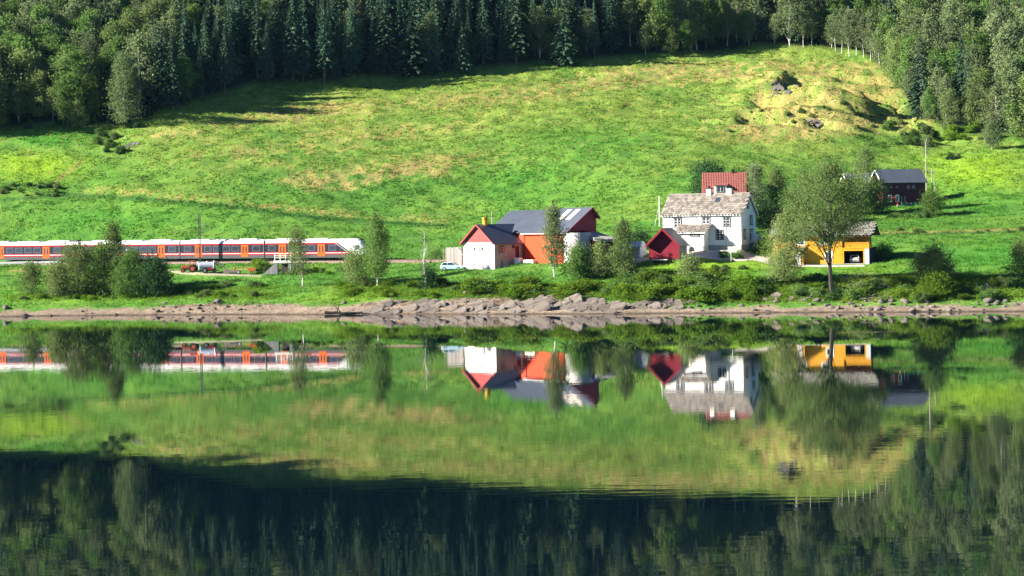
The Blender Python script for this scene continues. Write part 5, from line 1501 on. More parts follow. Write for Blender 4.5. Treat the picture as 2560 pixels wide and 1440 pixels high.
scatter_stones(75, 2000, 2560, 752, 779, 0.14, 0.7, 'below the yellow house')
for (px_, py_, s_) in ((2262, 757, 0.75), (2470, 757, 0.9), (2492, 757, 0.5), (2330, 768, 0.5), (14, 772, 0.8), (1165, 735, 0.6), (1245, 715, 0.5), (62, 789, 0.6), (545, 757, 0.8), (860, 758, .5)):
    p = hit(px_, py_)
    o = link('boulder', R.choice(STONES), None, p + Vector((0, 0, s_ * 0.2)), (0.1, 0.2, R.uniform(0, 6)), (s_ * 1.3, s_, s_ * 0.7))
    tag(o, 'larger pale boulder on the shore grass', 'boulder', 'larger shore boulders')
# driftwood
def log(px0, py0, px1, py1, r, label, m=M_BARK, branches=2, up=0.15):
    a, b = hit(px0, py0), hit(px1, py1)
    a.z = max(a.z, -0.05); b.z = max(b.z, -0.05)
    o = empty('driftwood_log', a, 0, label, 'log')
    d = b - a
    pts = [Vector((d.x * t, d.y * t, d.z * t + up + 0.15 * sin(5 * t + px0))) for t in (0, .25, .5, .75, 1)]
    MB().tube(pts, [r, r * .95, r * .85, r * .7, r * .45], 7).build('trunk', m, o)
    Rr = random.Random(int(px0))
    for k in range(branches):
        t = Rr.uniform(0.3, 0.95); q = d * t + Vector((0, 0, up))
        MB().tube([q, q + Vector((Rr.uniform(-.8, .8), Rr.uniform(-.3, .3), Rr.uniform(.3, 1.0))), q + Vector((Rr.uniform(-1.5, 1.5), Rr.uniform(-.4, .4), Rr.uniform(.5, 1.6)))], [r * .5, r * .35, r * .15], 5).build('branch', m, o)
log(812, 786, 905, 783, 0.24, 'dark waterlogged log at the tip of the gravel beach', M_BLACK, 2)
log(848, 788, 926, 784, 0.22, 'black log floating in front of the other beach log', M_BLACK, 0, 0.1)
log(2150, 752, 2235, 742, 0.10, 'bleached driftwood branch under the eroded bank', M_WEATHERED, 4)
log(2180, 730, 2230, 722, 0.08, 'pale forked dead branch on the eroded bank', M_WEATHERED, 4, 0.4)
log(2430, 732, 2500, 728, 0.12, 'grey dead brush beside bright green bank shrub', M_WEATHERED, 7, 0.3)
log(1990, 752, 2040, 747, 0.10, 'thin driftwood stick near the dark slabs', M_WEATHERED, 2)

# ------------------------------------------------------------------ vegetation meshes
L_BIRCH = leaf_mat('birch_leaves', (0.130, 0.195, 0.076), (0.230, 0.280, 0.140), 0.42)
L_GREEN = leaf_mat('broadleaf_leaves', (0.080, 0.175, 0.042), (0.175, 0.275, 0.072), 0.42)
L_OLIVE = leaf_mat('willow_leaves', (0.125, 0.200, 0.060), (0.240, 0.300, 0.110), 0.42)
L_BRIGHT = leaf_mat('bright_shrub_leaves', (0.090, 0.190, 0.018), (0.170, 0.260, 0.030), 0.42)
L_DARK = leaf_mat('dark_tree_leaves', (0.024, 0.062, 0.024), (0.055, 0.110, 0.040), 0.2)
L_SPRUCE = leaf_mat('spruce_needles', (0.022, 0.058, 0.042), (0.085, 0.145, 0.078), 0.12, 0.3)

def rand_leaf_quads(c, size, R, flat=0.0, aspect=0.62):
    """one rhombic leaf spray per centre"""
    n = len(c)
    a = R.normal(size=(n, 3)); a[:, 2] *= (1 - flat); a /= np.linalg.norm(a, axis=1)[:, None]
    b = R.normal(size=(n, 3)); b -= (b * a).sum(1)[:, None] * a; b /= np.linalg.norm(b, axis=1)[:, None]
    s_ = (size * R.uniform(0.6, 1.35, n))[:, None]
    V = np.stack([c - a * s_, c + b * s_ * aspect, c + a * s_, c - b * s_ * aspect], 1).reshape(-1, 3)
    Fq = np.arange(n * 4).reshape(-1, 4)
    return V, Fq

def broadleaf(seed, H=1.0, R_=0.25, t0=0.2, clusters=46, leaves=70, leaf=0.022, shape='oval', droop=0.0, sig=0.075, trunk_r=0.012, stems=1, leafm=L_BIRCH, barkm=M_BIRCHBARK, lean=0.0, limbs=True, gap=0.0):
    """unit-height tree: returns (trunk mesh, crown mesh). Everything in units of tree height."""
    R = np.random.default_rng(seed)
    t = MB()
    def radius(f):
        if shape == 'oval': return R_ * np.sin(np.pi * np.clip(f, 0.02, 1) ** 0.72) ** 0.75 * (1.18 - 0.42 * f)
        if shape == 'cone': return R_ * (1 - f) ** 0.7 * np.minimum(1, f * 6 + 0.35)
        if shape == 'round': return R_ * np.sqrt(np.clip(1 - (2 * f - 0.95) ** 2, 0.03, 1))
        if shape == 'bush': return R_ * np.sqrt(np.clip(1 - f ** 2.2, 0.03, 1))
        return R_
    stemtops = []
    for s_ in range(stems):
        a = R.uniform(0, 2 * pi); sp = 0.0 if stems == 1 else R.uniform(0.25, 0.8) * R_
        top = Vector((sp * cos(a) + lean, sp * sin(a), 0.95 if stems == 1 else R.uniform(0.6, 0.9)))
        pts = []
        for k in range(7):
            f = k / 6
            pts.append(Vector((top.x * f ** 1.2 + 0.012 * sin(9 * f + s_ * 2 + seed), top.y * f ** 1.2 + 0.012 * cos(7 * f + seed + s_), -0.02 + (top.z + 0.02) * f)))
        rr = [trunk_r * (1.25 if k == 0 else 1) * (1 - 0.88 * k / 6) for k in range(7)]
        t.tube(pts, rr, 6)
        stemtops.append(pts)
    C = []; 
    f = R.uniform(0, 1, clusters) ** 0.9
    ang = R.uniform(0, 2 * pi, clusters)
    rad = radius(f) * np.sqrt(R.uniform(0.12, 1.0, clusters)) * R.uniform(0.85, 1.15, clusters)
    z = t0 + (1 - t0) * f * 0.97
    C = np.stack([rad * np.cos(ang) + lean * z ** 1.2, rad * np.sin(ang), z], 1)
    if limbs:
        for i in range(clusters):
            if i % 2 and clusters > 30: continue
            st = stemtops[i % stems]
            zz = max(0.1, C[i, 2] - 0.10 - 0.5 * rad[i])
            k = min(5, max(0, int(zz / max(st[-1].z, .01) * 6)))
            p0 = st[k].lerp(st[k + 1], 0.5)
            p2 = Vector(C[i]); p1 = p0.lerp(p2, 0.5) + Vector((0, 0, 0.03))
            t.tube([p0, p1, p2], [trunk_r * 0.38, trunk_r * 0.25, trunk_r * 0.09], 4, cap=False)
    pts = []
    for i in range(clusters):
        n = max(6, int(leaves * R.uniform(0.5, 1.5)))
        sg = sig * R.uniform(0.7, 1.3)
        d = R.normal(size=(n, 3)) * sg * np.array([1, 1, 0.72 + 1.1 * droop])
        d[:, 2] -= np.abs(d[:, 2]) * droop * 0.8
        pts.append(C[i] + d)
    ns_ = int(clusters * 0.45)
    for i in R.integers(0, clusters, ns_):     # shoots that break the outline
        d = C[i] - np.array([0, 0, t0 + (1 - t0) * 0.35]); d = d / (np.linalg.norm(d) + 1e-6) + np.array([0, 0, 0.5]); d /= np.linalg.norm(d)
        ln_ = sig * R.uniform(1.6, 3.2); m_ = max(6, leaves // 6)
        pts.append(C[i] + d * (np.sqrt(R.random(m_)) * ln_)[:, None] + R.normal(size=(m_, 3)) * sig * 0.16)
    pts = np.concatenate(pts)
    pts = pts[pts[:, 2] > 0.03 if shape == 'bush' else pts[:, 2] > t0 * 0.7]
    V, Fq = rand_leaf_quads(pts, leaf, R)
    return t.mesh('trunk', barkm), np_mesh('crown', V, Fq, leafm)

def spruce(seed, slim=0.13, base=0.10, levels=30, m=L_SPRUCE):
    R = np.random.default_rng(seed)
    t = MB()
    t.tube([(0, 0, -0.02), (0, 0, 0.5), (0, 0, 0.99)], [0.011, 0.007, 0.0015], 6)
    for k in range(14):   # dead lower twigs
        a = R.uniform(0, 2 * pi); z = R.uniform(0.04, base + 0.08)
        t.tube([(0, 0, z), (0.05 * cos(a), 0.05 * sin(a), z - 0.008)], [0.002, 0.001], 3, cap=False)
    V = []
    for l in range(levels):
        f = l / (levels - 1)
        z = base + (0.985 - base) * f ** 0.92
        rl = slim * (1 - f) ** 0.82 * (0.75 + 0.25 * min(1, f * 8)) + 0.004
        nb = max(4, int(9 - 4 * f))
        a0 = R.uniform(0, 6.28)
        for k in range(nb):
            a = a0 + 2 * pi * k / nb + R.uniform(-0.25, 0.25)
            rr = rl * R.uniform(0.62, 1.22)
            dz = -0.30 * rr - 0.006 + R.uniform(-0.006, 0.006)
            d = np.array([cos(a), sin(a), 0]); s_ = np.array([-sin(a), cos(a), 0])
            zj = z + R.uniform(-0.012, 0.012)
            for q in range(4):     # sprays along the bough
                p0 = q / 4; p1 = (q + 1.25) / 4
                c0 = d * rr * p0 + np.array([0, 0, zj + dz * p0 * p0]); c1 = d * rr * min(p1, 1.08) + np.array([0, 0, zj + dz * p1 * p1])
                wv = rr * (0.30 - 0.05 * q) + 0.006
                tw = R.uniform(-0.6, 0.6)
                sv = s_ * cos(tw) + np.array([0, 0, 1]) * sin(tw) * 0.6
                mid_ = (c0 + c1) / 2
                V += [c0, mid_ + sv * wv * 0.6, c1, mid_ - sv * wv * 0.6 - np.array([0, 0, 0.006])]
                if q > 0:          # hanging twigs
                    h = R.uniform(0.012, 0.030) * (1 - 0.5 * f)
                    sd = s_ * R.uniform(-1, 1) * wv
                    V += [c0 + sd, c1 + sd * 0.6, (c0 + c1) / 2 + sd - np.array([0, 0, h]), c0 + sd - np.array([0, 0, h * .6])]
    V = np.array(V)
    return t.mesh('trunk', M_BARK), np_mesh('crown', V, np.arange(len(V)).reshape(-1, 4), m)

def plant(name, loc, h, wscale, pair, label, cat='tree', group=None, rz=None):
    o = empty(name, loc, random.uniform(0, 6.28) if rz is None else rz, label, cat, group)
    tm_, cm_ = pair
    link('trunk' if cat == 'tree' else 'stems', tm_, o, scale=(h * wscale, h * wscale, h))
    link('crown' if cat == 'tree' else 'foliage', cm_, o, scale=(h * wscale, h * wscale, h))
    return o

# ------------------------------------------------------------------ forest
SPR = [spruce(s_, slim=sl_, base=b_) for s_, sl_, b_ in ((1, .125, .10), (2, .165, .06), (3, .10, .22), (4, .14, .12))]
FB = [broadleaf(30 + i, R_=r_, t0=t_, clusters=cl, leaves=lv, leaf=.0155, shape=sh, droop=dr, sig=.046, trunk_r=.009, leafm=lm, barkm=bk)
      for i, (r_, t_, cl, lv, sh, dr, lm, bk) in enumerate((
          (.17, .25, 30, 105, 'oval', .6, L_BIRCH, M_BIRCHBARK), (.20, .22, 34, 105, 'oval', .5, L_BIRCH, M_BIRCHBARK), (.15, .34, 26, 105, 'oval', .7, L_BIRCH, M_BIRCHBARK),
          (.23, .16, 36, 105, 'round', .2, L_GREEN, M_BARK), (.21, .14, 34, 105, 'oval', .2, L_GREEN, M_BARK), (.25, .10, 36, 105, 'round', .2, L_OLIVE, M_BARK)))]
RF = np.random.default_rng(77)
cand = []
step = 4.3
for gx_ in np.arange(-330, 330, step):
    for gy_ in np.arange(500, 770, step):
        k = 1.0 if gy_ < 640 else 0.62
        if RF.random() > k: continue
        x_ = gx_ + RF.uniform(-1.9, 1.9); y_ = gy_ + RF.uniform(-1.9, 1.9)
        u_ = 1280 + x_ / y_ * F
        e_ = y_ - (float(edge_d(u_)) + 2.5 * sin(u_ / 47.0) + 1.5 * sin(u_ / 19.0))
        if e_ < 0: continue
        # kind of wood along the slope
        pxs = u_
        sp = smooth(360, 470, pxs) * smooth(1590, 1500, pxs)
        sp = float(sp) * 0.91
        if 1590 < pxs < 2250: sp = 0.10 + 0.35 * float(smooth(6, 30, e_))
        elif pxs >= 2250: sp = 0.05 + 0.25 * float(smooth(40, 80, e_))
        elif pxs <= 360: sp = 0.03 + 0.35 * float(smooth(30, 70, e_))
        is_sp = RF.random() < sp
        cand.append((x_, y_, u_, e_, is_sp))
# trees that show: inside the frame and near enough to the edge to be seen
vis = []; rest = []
for cnd in cand:
    x_, y_, u_, e_, is_sp = cnd
    z_ = float(gz(x_, y_))
    pxv, pyv = to_px(x_, y_, z_ + 8)
    (vis if (-30 < pxv < 2590 and pyv > -70 and e_ < 75) else rest).append((e_, x_, y_, z_, u_, is_sp))
vis.sort()
cnt = {True: 0, False: 0}
forest_pts = []
BIRCH_LABEL = 'pale birch or other leafy tree of the dense forest edge'
for (e_, x_, y_, z_, u_, is_sp) in vis:
    if cnt[is_sp] >= 290:
        rest.append((e_, x_, y_, z_, u_, is_sp)); continue
    cnt[is_sp] += 1
    if is_sp:
        h = 11 + 14 * RF.random() ** 0.75
        if u_ >= 1590: wh = 'dark spruce scattered among the birches above the crag pasture'
        elif u_ < 420: wh = 'dark spruce scattered in the leafy wood above the railway field'
        elif e_ < 6: wh = 'dark spruce of the front row at the shaded meadow edge'
        elif e_ < 22: wh = 'dark spruce in the second ranks behind the meadow-edge spruces'
        else: wh = 'dark spruce deep in the plantation with only its tip showing'
        plant('spruce_tree', (x_, y_, z_ - 0.1), h, RF.uniform(.8, 1.35), SPR[RF.integers(0, 4)], wh, 'tree', wh.replace('dark spruce', 'spruces'))
    else:
        left = u_ < 420
        k = RF.integers(0, 6) if left else (RF.integers(0, 3) if RF.random() < 0.66 else RF.integers(3, 6))
        h = RF.uniform(11, 19) * (0.7 if e_ < 4 else 1.0)
        kind_ = ('pale drooping birch', 'broad pale birch', 'thin tall birch', 'round green broadleaf tree', 'tall green broadleaf tree', 'round olive broadleaf tree')[k]
        zone = 'of the wood above the railway field' if left else ('among the meadow-edge spruces' if u_ < 1590 else ('of the wood above the crag pasture' if u_ < 2250 else 'of the steep wood above the dark barn'))
        rank = 'at the front edge ' if e_ < 7 else 'further back '
        plant('leafy_tree', (x_, y_, z_ - 0.1), h, RF.uniform(.9, 1.25), FB[k], kind_ + ' ' + rank + zone, 'tree', kind_.replace('birch', 'birche') + 's ' + rank + zone)
for (e_, x_, y_, z_, u_, is_sp) in rest: forest_pts.append((x_, y_, z_, is_sp))
print('forest', len(vis), 'shown', cnt, 'rest', len(forest_pts))
# the unseen bulk of the wood: one object, trees instanced on points
def joined(pair, name):
    a, b = pair
    me = bpy.data.meshes.new(name)
    va = np.empty(len(a.vertices) * 3, np.float32); a.vertices.foreach_get('co', va)
    vb = np.empty(len(b.vertices) * 3, np.float32); b.vertices.foreach_get('co', vb)
    fa = [tuple(p.vertices) for p in a.polygons]; fb = [tuple(i + len(a.vertices) for i in p.vertices) for p in b.polygons]
    me.from_pydata(np.concatenate([va, vb]).reshape(-1, 3).tolist(), [], fa + fb)
    me.materials.append(a.materials[0]); me.materials.append(b.materials[0])
    me.polygons.foreach_set('material_index', [0] * len(fa) + [1] * len(fb))
    return me
def forest_stuff(name, pts, pair, label, hr):
    src = bpy.data.objects.new(name + '_source', joined(pair, name + '_source'))   # never linked to the scene
    me = bpy.data.meshes.new(name)
    me.from_pydata([(p[0], p[1], p[2] - 0.1) for p in pts], [], [])
    a1 = me.attributes.new('hgt', 'FLOAT', 'POINT'); a1.data.foreach_set('value', RF.uniform(hr[0], hr[1], len(pts)).astype(np.float32))
    a2 = me.attributes.new('spin', 'FLOAT', 'POINT'); a2.data.foreach_set('value', RF.uniform(0, 6.28, len(pts)).astype(np.float32))
    o = link(name, me); tag(o, label, 'forest', kind='stuff')
    ng = bpy.data.node_groups.new(name + '_nodes', 'GeometryNodeTree')
    ng.interface.new_socket('Geometry', in_out='INPUT', socket_type='NodeSocketGeometry')
    ng.interface.new_socket('Geometry', in_out='OUTPUT', socket_type='NodeSocketGeometry')
    N = ng.nodes; L_ = ng.links
    gi = N.new('NodeGroupInput'); go = N.new('NodeGroupOutput')
    oi = N.new('GeometryNodeObjectInfo'); oi.inputs['Object'].default_value = src; oi.inputs['As Instance'].default_value = True
    ip = N.new('GeometryNodeInstanceOnPoints')
    h_ = N.new('GeometryNodeInputNamedAttribute'); h_.data_type = 'FLOAT'; h_.inputs['Name'].default_value = 'hgt'
    s_ = N.new('GeometryNodeInputNamedAttribute'); s_.data_type = 'FLOAT'; s_.inputs['Name'].default_value = 'spin'
    cx_ = N.new('ShaderNodeCombineXYZ')
    L_.new(s_.outputs['Attribute'], cx_.inputs['Z'])
    L_.new(gi.outputs[0], ip.inputs['Points']); L_.new(oi.outputs['Geometry'], ip.inputs['Instance'])
    L_.new(cx_.outputs[0], ip.inputs['Rotation']); L_.new(h_.outputs['Attribute'], ip.inputs['Scale'])
    L_.new(ip.outputs[0], go.inputs[0])
    md = o.modifiers.new('trees', 'NODES'); md.node_group = ng
    return o
sp_pts = [p for p in forest_pts if p[3]]; lf_pts = [p for p in forest_pts if not p[3]]
forest_stuff('distant_spruce_forest', sp_pts, SPR[1], 'unbroken dark spruce wood farther up the mountainside', (16, 24))
forest_stuff('distant_leafy_forest', lf_pts[::2], FB[1], 'unbroken birch wood farther up the mountainside', (13, 19))
forest_stuff('distant_mixed_forest', lf_pts[1::2], FB[3], 'unbroken mixed green wood farther up the mountainside', (13, 18))

# ------------------------------------------------------------------ single trees around the farm
def tree_at(px_, ybase, hpx, wpx, pair_kw, label, name='birch_tree', cat='tree', D=None, group=None, seed=None, rz=None):
    p = hit(px_, ybase) if D is None else None
    if D is not None:
        q = P(px_, ybase, D); p = on_ground(q.x, q.y)
    h = hpx * p.y / F
    kw = dict(pair_kw)
    kw['R_'] = 0.5 * wpx / hpx * 0.88
    lf = kw.pop('leaf_m', 0.125)
    kw['leaves'] = int(kw['leaves'] * 1.6)
    kw['leaf'] = lf / h
    sg = kw.pop('sig_m', None)
    if sg: kw['sig'] = sg / h
    pr = broadleaf((seed if seed is not None else int(px_ * 7 + hpx)), **kw)
    return plant(name, p - Vector((0, 0, 0.08)), h, 1.0, pr, label, cat, group, rz=rz if rz is not None else 0.0)
BI = dict(shape='oval', droop=0.5, clusters=60, leaves=90, sig_m=0.6, t0=0.22, trunk_r=0.010, leafm=L_BIRCH, barkm=M_BIRCHBARK)
WI = dict(shape='bush', droop=0.1, clusters=80, leaves=110, sig_m=0.75, t0=0.03, trunk_r=0.012, stems=4, leafm=L_OLIVE, barkm=M_BARK, leaf_m=0.13)
GR = dict(shape='oval', droop=0.2, clusters=60, leaves=90, sig_m=0.65, t0=0.15, trunk_r=0.012, leafm=L_GREEN, barkm=M_BARK)
# left-hand thicket in front of the train
tree_at(190, 738, 128, 130, WI, 'broad grey-green willow at the left of the lakeside thicket', 'willow')
tree_at(285, 732, 172, 78, {**BI, 't0': 0.1, 'leafm': L_OLIVE, 'clusters': 75}, 'tall narrow tree rising above the lakeside thicket', 'birch_tree')
tree_at(255, 736, 118, 100, {**WI, 'leafm': L_GREEN}, 'dense green willow in the middle of the thicket', 'willow')
tree_at(330, 738, 105, 110, {**WI, 'leafm': L_GREEN}, 'rounded dark willow right of the tall thicket tree', 'willow')
tree_at(388, 738, 92, 84, {**WI, 'leafm': L_DARK}, 'dark willow at the right end of the thicket', 'willow')
tree_at(145, 738, 70, 50, WI, 'small willow at the left edge of the thicket', 'willow')
tree_at(78, 735, 72, 48, {**WI, 'clusters': 34, 'leaves': 70}, 'thin lone willow left of the thicket on the meadow', 'willow')
# trees along the shore
tree_at(757, 718, 148, 62, {**BI, 'clusters': 42, 'leaves': 60, 'lean': -0.10, 't0': 0.25, 'leafm': L_OLIVE}, 'slender leaning tree in front of the train by the underpass', rz=0)
tree_at(888, 712, 84, 88, {**WI, 'clusters': 55, 'leaves': 60, 'leafm': L_OLIVE, 'shape': 'oval', 't0': 0.12}, 'pale feathery willow bush beside the bushy birch', 'willow')
tree_at(943, 716, 172, 62, {**BI, 'clusters': 75, 'leaves': 110, 'leafm': L_GREEN, 't0': 0.2, 'sig_m': 0.7}, 'bushy birch with white foot standing at the train nose')
tree_at(1062, 724, 150, 56, {**BI, 'clusters': 26, 'leaves': 10, 't0': 0.3}, 'nearly bare thin birch on the shore meadow')
tree_at(1073, 722, 48, 26, {**WI, 'clusters': 26, 'leaves': 70, 'leafm': L_DARK}, 'dark juniper at the foot of the bare birch', 'juniper', 'shrub')
tree_at(1386, 690, 172, 56, {**BI, 'clusters': 80, 'leaves': 90, 't0': 0.20, 'shape': 'oval', 'droop': 0.8}, 'upright birch with white trunk before the bright red barn')
tree_at(1446, 698, 78, 58, {**GR, 't0': 0.08}, 'young leafy tree in front of the silo', 'young_tree')
tree_at(1500, 694, 80, 46, {**GR, 'leaves': 55, 't0': 0.08, 'leafm': L_OLIVE}, 'thin young tree before the lean-to shelter', 'young_tree')
tree_at(1560, 700, 146, 66, {**BI, 'leafm': L_OLIVE, 't0': 0.12, 'clusters': 75}, 'pale drooping birch between the barn and the crimson shed')
tree_at(1602, 618, 46, 60, {**WI, 'leafm': L_DARK, 'clusters': 40, 'leaves': 60}, 'dark round bush behind the crimson shed', 'bush', 'shrub', D=412)
tree_at(1722, 694, 46, 44, {**WI, 'clusters': 36, 'leaves': 60, 'leafm': L_OLIVE}, 'small grey-green sapling below the crimson shed', 'sapling')
tree_at(1966, 708, 168, 98, {**GR, 'clusters': 95, 'leaves': 120, 't0': 0.06, 'stems': 3, 'leafm': L_OLIVE, 'sig_m': 0.75}, 'dense multi-stemmed tree hiding the left of the yellow house', 'alder_tree')
tree_at(2078, 738, 322, 236, {**GR, 'clusters': 120, 'leaves': 185, 't0': 0.40, 'trunk_r': 0.019, 'leafm': L_OLIVE, 'sig_m': 0.95, 'barkm': M_BARKD, 'shape': 'round'}, 'large spreading alder with stout trunk before the yellow house', 'alder_tree')
tree_at(2336, 700, 74, 128, {**WI, 'clusters': 80, 'leaves': 90}, 'wide olive-green willow bush on the meadow right of the yellow house', 'willow')
tree_at(2335, 738, 44, 86, {**WI, 'clusters': 50, 'leaves': 90, 'leafm': L_BRIGHT}, 'bright green rounded shrub below the olive willow bush', 'bush', 'shrub')
tree_at(2556, 700, 95, 70, {**WI, 'clusters': 50, 'leaves': 80}, 'willow bush at the right-hand meadow edge', 'willow')
tree_at(2205, 652, 34, 46, {**WI, 'clusters': 34, 'leaves': 60, 'leafm': L_GREEN}, 'small green bush right of the garage', 'bush', 'shrub')
tree_at(1090, 656, 26, 22, {**WI, 'clusters': 18, 'leaves': 60, 'leafm': L_GREEN}, 'small green bush beside the track left of the bunker', 'bush', 'shrub', D=426)
# trees behind the houses
tree_at(1768, 520, 120, 98, {**GR, 'leafm': L_DARK, 'clusters': 90, 'leaves': 120, 't0': 0.08, 'shape': 'round'}, 'dark round maple behind the red tiled house', 'maple_tree', D=452)
tree_at(1852, 520, 96, 50, {**GR, 'leafm': L_DARK, 't0': 0.1}, 'dark small maple right of the red tiled house', 'maple_tree', D=452)
tree_at(1833, 528, 100, 58, {**BI, 'clusters': 46, 'leaves': 55, 't0': 0.2}, 'thin autumn-tinged birch in front of the red tiled roof', D=428)
tree_at(1888, 548, 155, 62, {**BI, 't0': 0.25}, 'tall grey birch right of the farmhouse chimneys', D=436)
tree_at(1942, 545, 132, 62, {**BI, 't0': 0.25, 'leafm': L_OLIVE}, 'second grey birch behind the farmhouse gable', D=440)
tree_at(1925, 560, 60, 70, {**WI, 'leafm': L_DARK}, 'dark thicket bush beneath the grey birches', 'bush', 'shrub', D=430)
tree_at(1990, 560, 80, 80, {**WI, 'leafm': L_DARK}, 'dark shrub left of the large alder crown', 'bush', 'shrub', D=432)
tree_at(1908, 614, 30, 46, {**WI, 'clusters': 40, 'leaves': 70, 'leafm': L_GREEN}, 'clipped green hedge beside the farmhouse annex', 'hedge', 'shrub', D=400)
tree_at(1930, 622, 62, 50, {**WI, 'clusters': 50, 'leaves': 70, 'leafm': L_GREEN}, 'tall green bush added to block glow from the yellow house end', 'bush', 'shrub', D=396)  # added bush, blocks the orange bounce off the yellow gable
tree_at(2165, 545, 165, 84, {**BI, 'leafm': L_OLIVE, 't0': 0.12, 'clusters': 75}, 'olive birch at the corner of the grey roofed barn', D=455)
tree_at(2192, 540, 84, 60, {**GR, 'leafm': L_OLIVE, 't0': 0.08}, 'bushy tree left of the dark barn wall', 'young_tree', D=456)
tree_at(2130, 548, 80, 80, {**WI, 'leafm': L_GREEN}, 'green thicket bush below the grey roofed barn', 'bush', 'shrub', D=452)
tree_at(2330, 540, 64, 46, {**WI, 'clusters': 44, 'leaves': 70, 'leafm': L_GREEN}, 'leafy bush at the right corner of the dark barn', 'bush', 'shrub')
tree_at(2480, 372, 68, 46, {**BI, 't0': 0.1, 'clusters': 46}, 'single small birch below the right forest edge')
tree_at(2316, 392, 50, 22, {**BI, 't0': 0.2, 'clusters': 16, 'leaves': 30}, 'little sapling beside the tall wooden pole')
# front trees of the left forest and the row of thin birches on the right
tree_at(312, 318, 180, 96, {**BI, 'clusters': 70, 'leaves': 90, 'leaf_m': 0.19, 'sig_m': 0.9, 't0': 0.08}, 'grey-leaved birch leading the left forest corner')
tree_at(222, 300, 205, 62, {**BI, 'clusters': 60, 'leaves': 70, 'leaf_m': 0.19, 'sig_m': 0.8, 't0': 0.2}, 'straw-grey tall birch in the left forest')
FBW = [FB[0], FB[2], FB[2]]
for i, (px_, yb, hp) in enumerate(((2088, 128, 95), (2105, 134, 110), (2122, 142, 105), (2140, 140, 118), (2158, 145, 100), (2176, 152, 92), (2198, 163, 96), (2242, 190, 120), (2268, 212, 130), (2256, 200, 110))):
    p = hit(px_, yb)
    plant('slender_birch', p - Vector((0, 0, .1)), hp * p.y / F, 1.0, FBW[i % 3], 'slender white-stemmed birch standing out from the upper right forest edge', 'tree', 'slender birches at the upper forest edge')

# ------------------------------------------------------------------ bushes
BU = [broadleaf(200 + i, R_=0.75, t0=0.04, clusters=26, leaves=150, leaf=0.058, shape='bush', sig=0.17, trunk_r=0.02, stems=4, leafm=lm, barkm=M_BARK, limbs=False)
      for i, lm in enumerate((L_BRIGHT, L_GREEN, L_BRIGHT, L_OLIVE, L_DARK))]
RB = random.Random(21)
def bushes(n, x0, x1, y0, y1, h0, h1, kinds, label, group, slope=0.0, wide=None):
    for i in range(n):
        px_ = RB.uniform(x0, x1); f_ = (px_ - x0) / max(1, x1 - x0)
        py_ = RB.uniform(y0, y1) + slope * f_
        p = hit(px_, py_); h = RB.uniform(h0, h1) * 0.9
        plant('bush', p - Vector((0, 0, 0.1)), h, RB.uniform(1.0, 1.9) if y0 > 690 else RB.uniform(0.8, 1.25), BU[RB.choice(kinds)], label, 'shrub', group)
bushes(18, 830, 1180, 712, 742, 0.6, 1.4, (0, 0, 2, 3), 'low bright bush on the grassy shore left of the layered rocks', 'low shore bushes by the beach')
bushes(8, 1185, 1262, 722, 742, 1.5, 2.4, (1, 0), 'dark green bush of the round clump above the ledges', 'round clump above the ledges')
bushes(22, 1270, 1560, 712, 752, 0.9, 2.2, (0, 1, 2, 0), 'leafy bank bush above the broad rock slabs', 'bank bushes above the rock slabs')
bushes(40, 1560, 1880, 704, 752, 1.0, 2.4, (0, 1, 2, 1), 'leafy bush of the shaded bank below the crimson shed', 'bank bushes below the shed')
bushes(18, 1880, 2130, 708, 752, 0.9, 2.0, (1, 4, 0), 'shaded bush at the foot of the large alder', 'bushes under the large alder')
bushes(32, 2130, 2560, 705, 755, 0.7, 1.7, (0, 1, 2, 3), 'green bush on the right-hand lake bank', 'bushes on the right bank')
bushes(12, 440, 640, 715, 745, 0.5, 1.2, (0, 1, 3), 'low bush on the grassy hump right of the thicket', 'bushes right of the thicket')
bushes(12, 20, 430, 738, 752, 0.5, 1.1, (1, 3, 0), 'undergrowth bush at the foot of the willow thicket', 'undergrowth of the thicket')
bushes(10, 700, 880, 672, 688, 0.7, 1.3, (1, 0), 'dark bush along the foot of the railway embankment', 'bushes below the embankment')
bushes(8, 640, 675, 660, 684, 1.0, 2.2, (1, 0), 'tall weed bush against the underpass wing wall', 'bushes by the underpass')
bushes(10, 2220, 2320, 536, 546, 0.7, 1.3, (4, 1), 'dark bush in the hedge below the dark barn', 'hedge below the dark barn')
bushes(20, 0, 145, 460, 500, 0.5, 1.3, (4, 1, 3), 'dark scrub bush on the terrace edge of the left field', 'scrub on the left terrace')
bushes(13, 245, 305, 330, 392, 0.8, 1.9, (4, 1, 3), 'dark hillside bush below the left forest corner', 'bushes below the forest corner')
bushes(24, 1820, 2290, 250, 330, 0.4, 1.2, (1, 3, 3), 'heathery bush in the rough upper pasture', 'heath bushes of the upper pasture')
bushes(16, 2210, 2330, 325, 365, 0.9, 2.2, (1, 4, 3), 'bush in the hollow below the right forest', 'bushes below the right forest')
bushes(16, 2330, 2560, 318, 352, 0.9, 2.4, (1, 0, 3), 'undergrowth bush along the right forest foot', 'undergrowth of the right forest')
bushes(8, 2370, 2420, 388, 402, 0.6, 1.1, (3, 4), 'low scrub bush on the bright right slope', 'scrub on the right slope')
bushes(12, 0, 370, 300, 322, 0.8, 2.2, (1, 4), 'shaded undergrowth bush along the left forest foot', 'undergrowth of the left forest')
bushes(10, 2180, 2560, 574, 584, 0.5, 1.0, (3, 1), 'small bush along the field boundary on the right', 'bushes on the field boundary')
bushes(6, 1800, 1856, 640, 646, 0.6, 1.0, (1, 0), 'garden bush in the flower bed behind the clothes dryer', 'garden bushes by the dryer')
bushes(9, 1740, 1860, 668, 684, 0.5, 1.0, (3, 1), 'wild bush at the edge of the farmhouse lawn', 'wild bushes at the lawn edge')
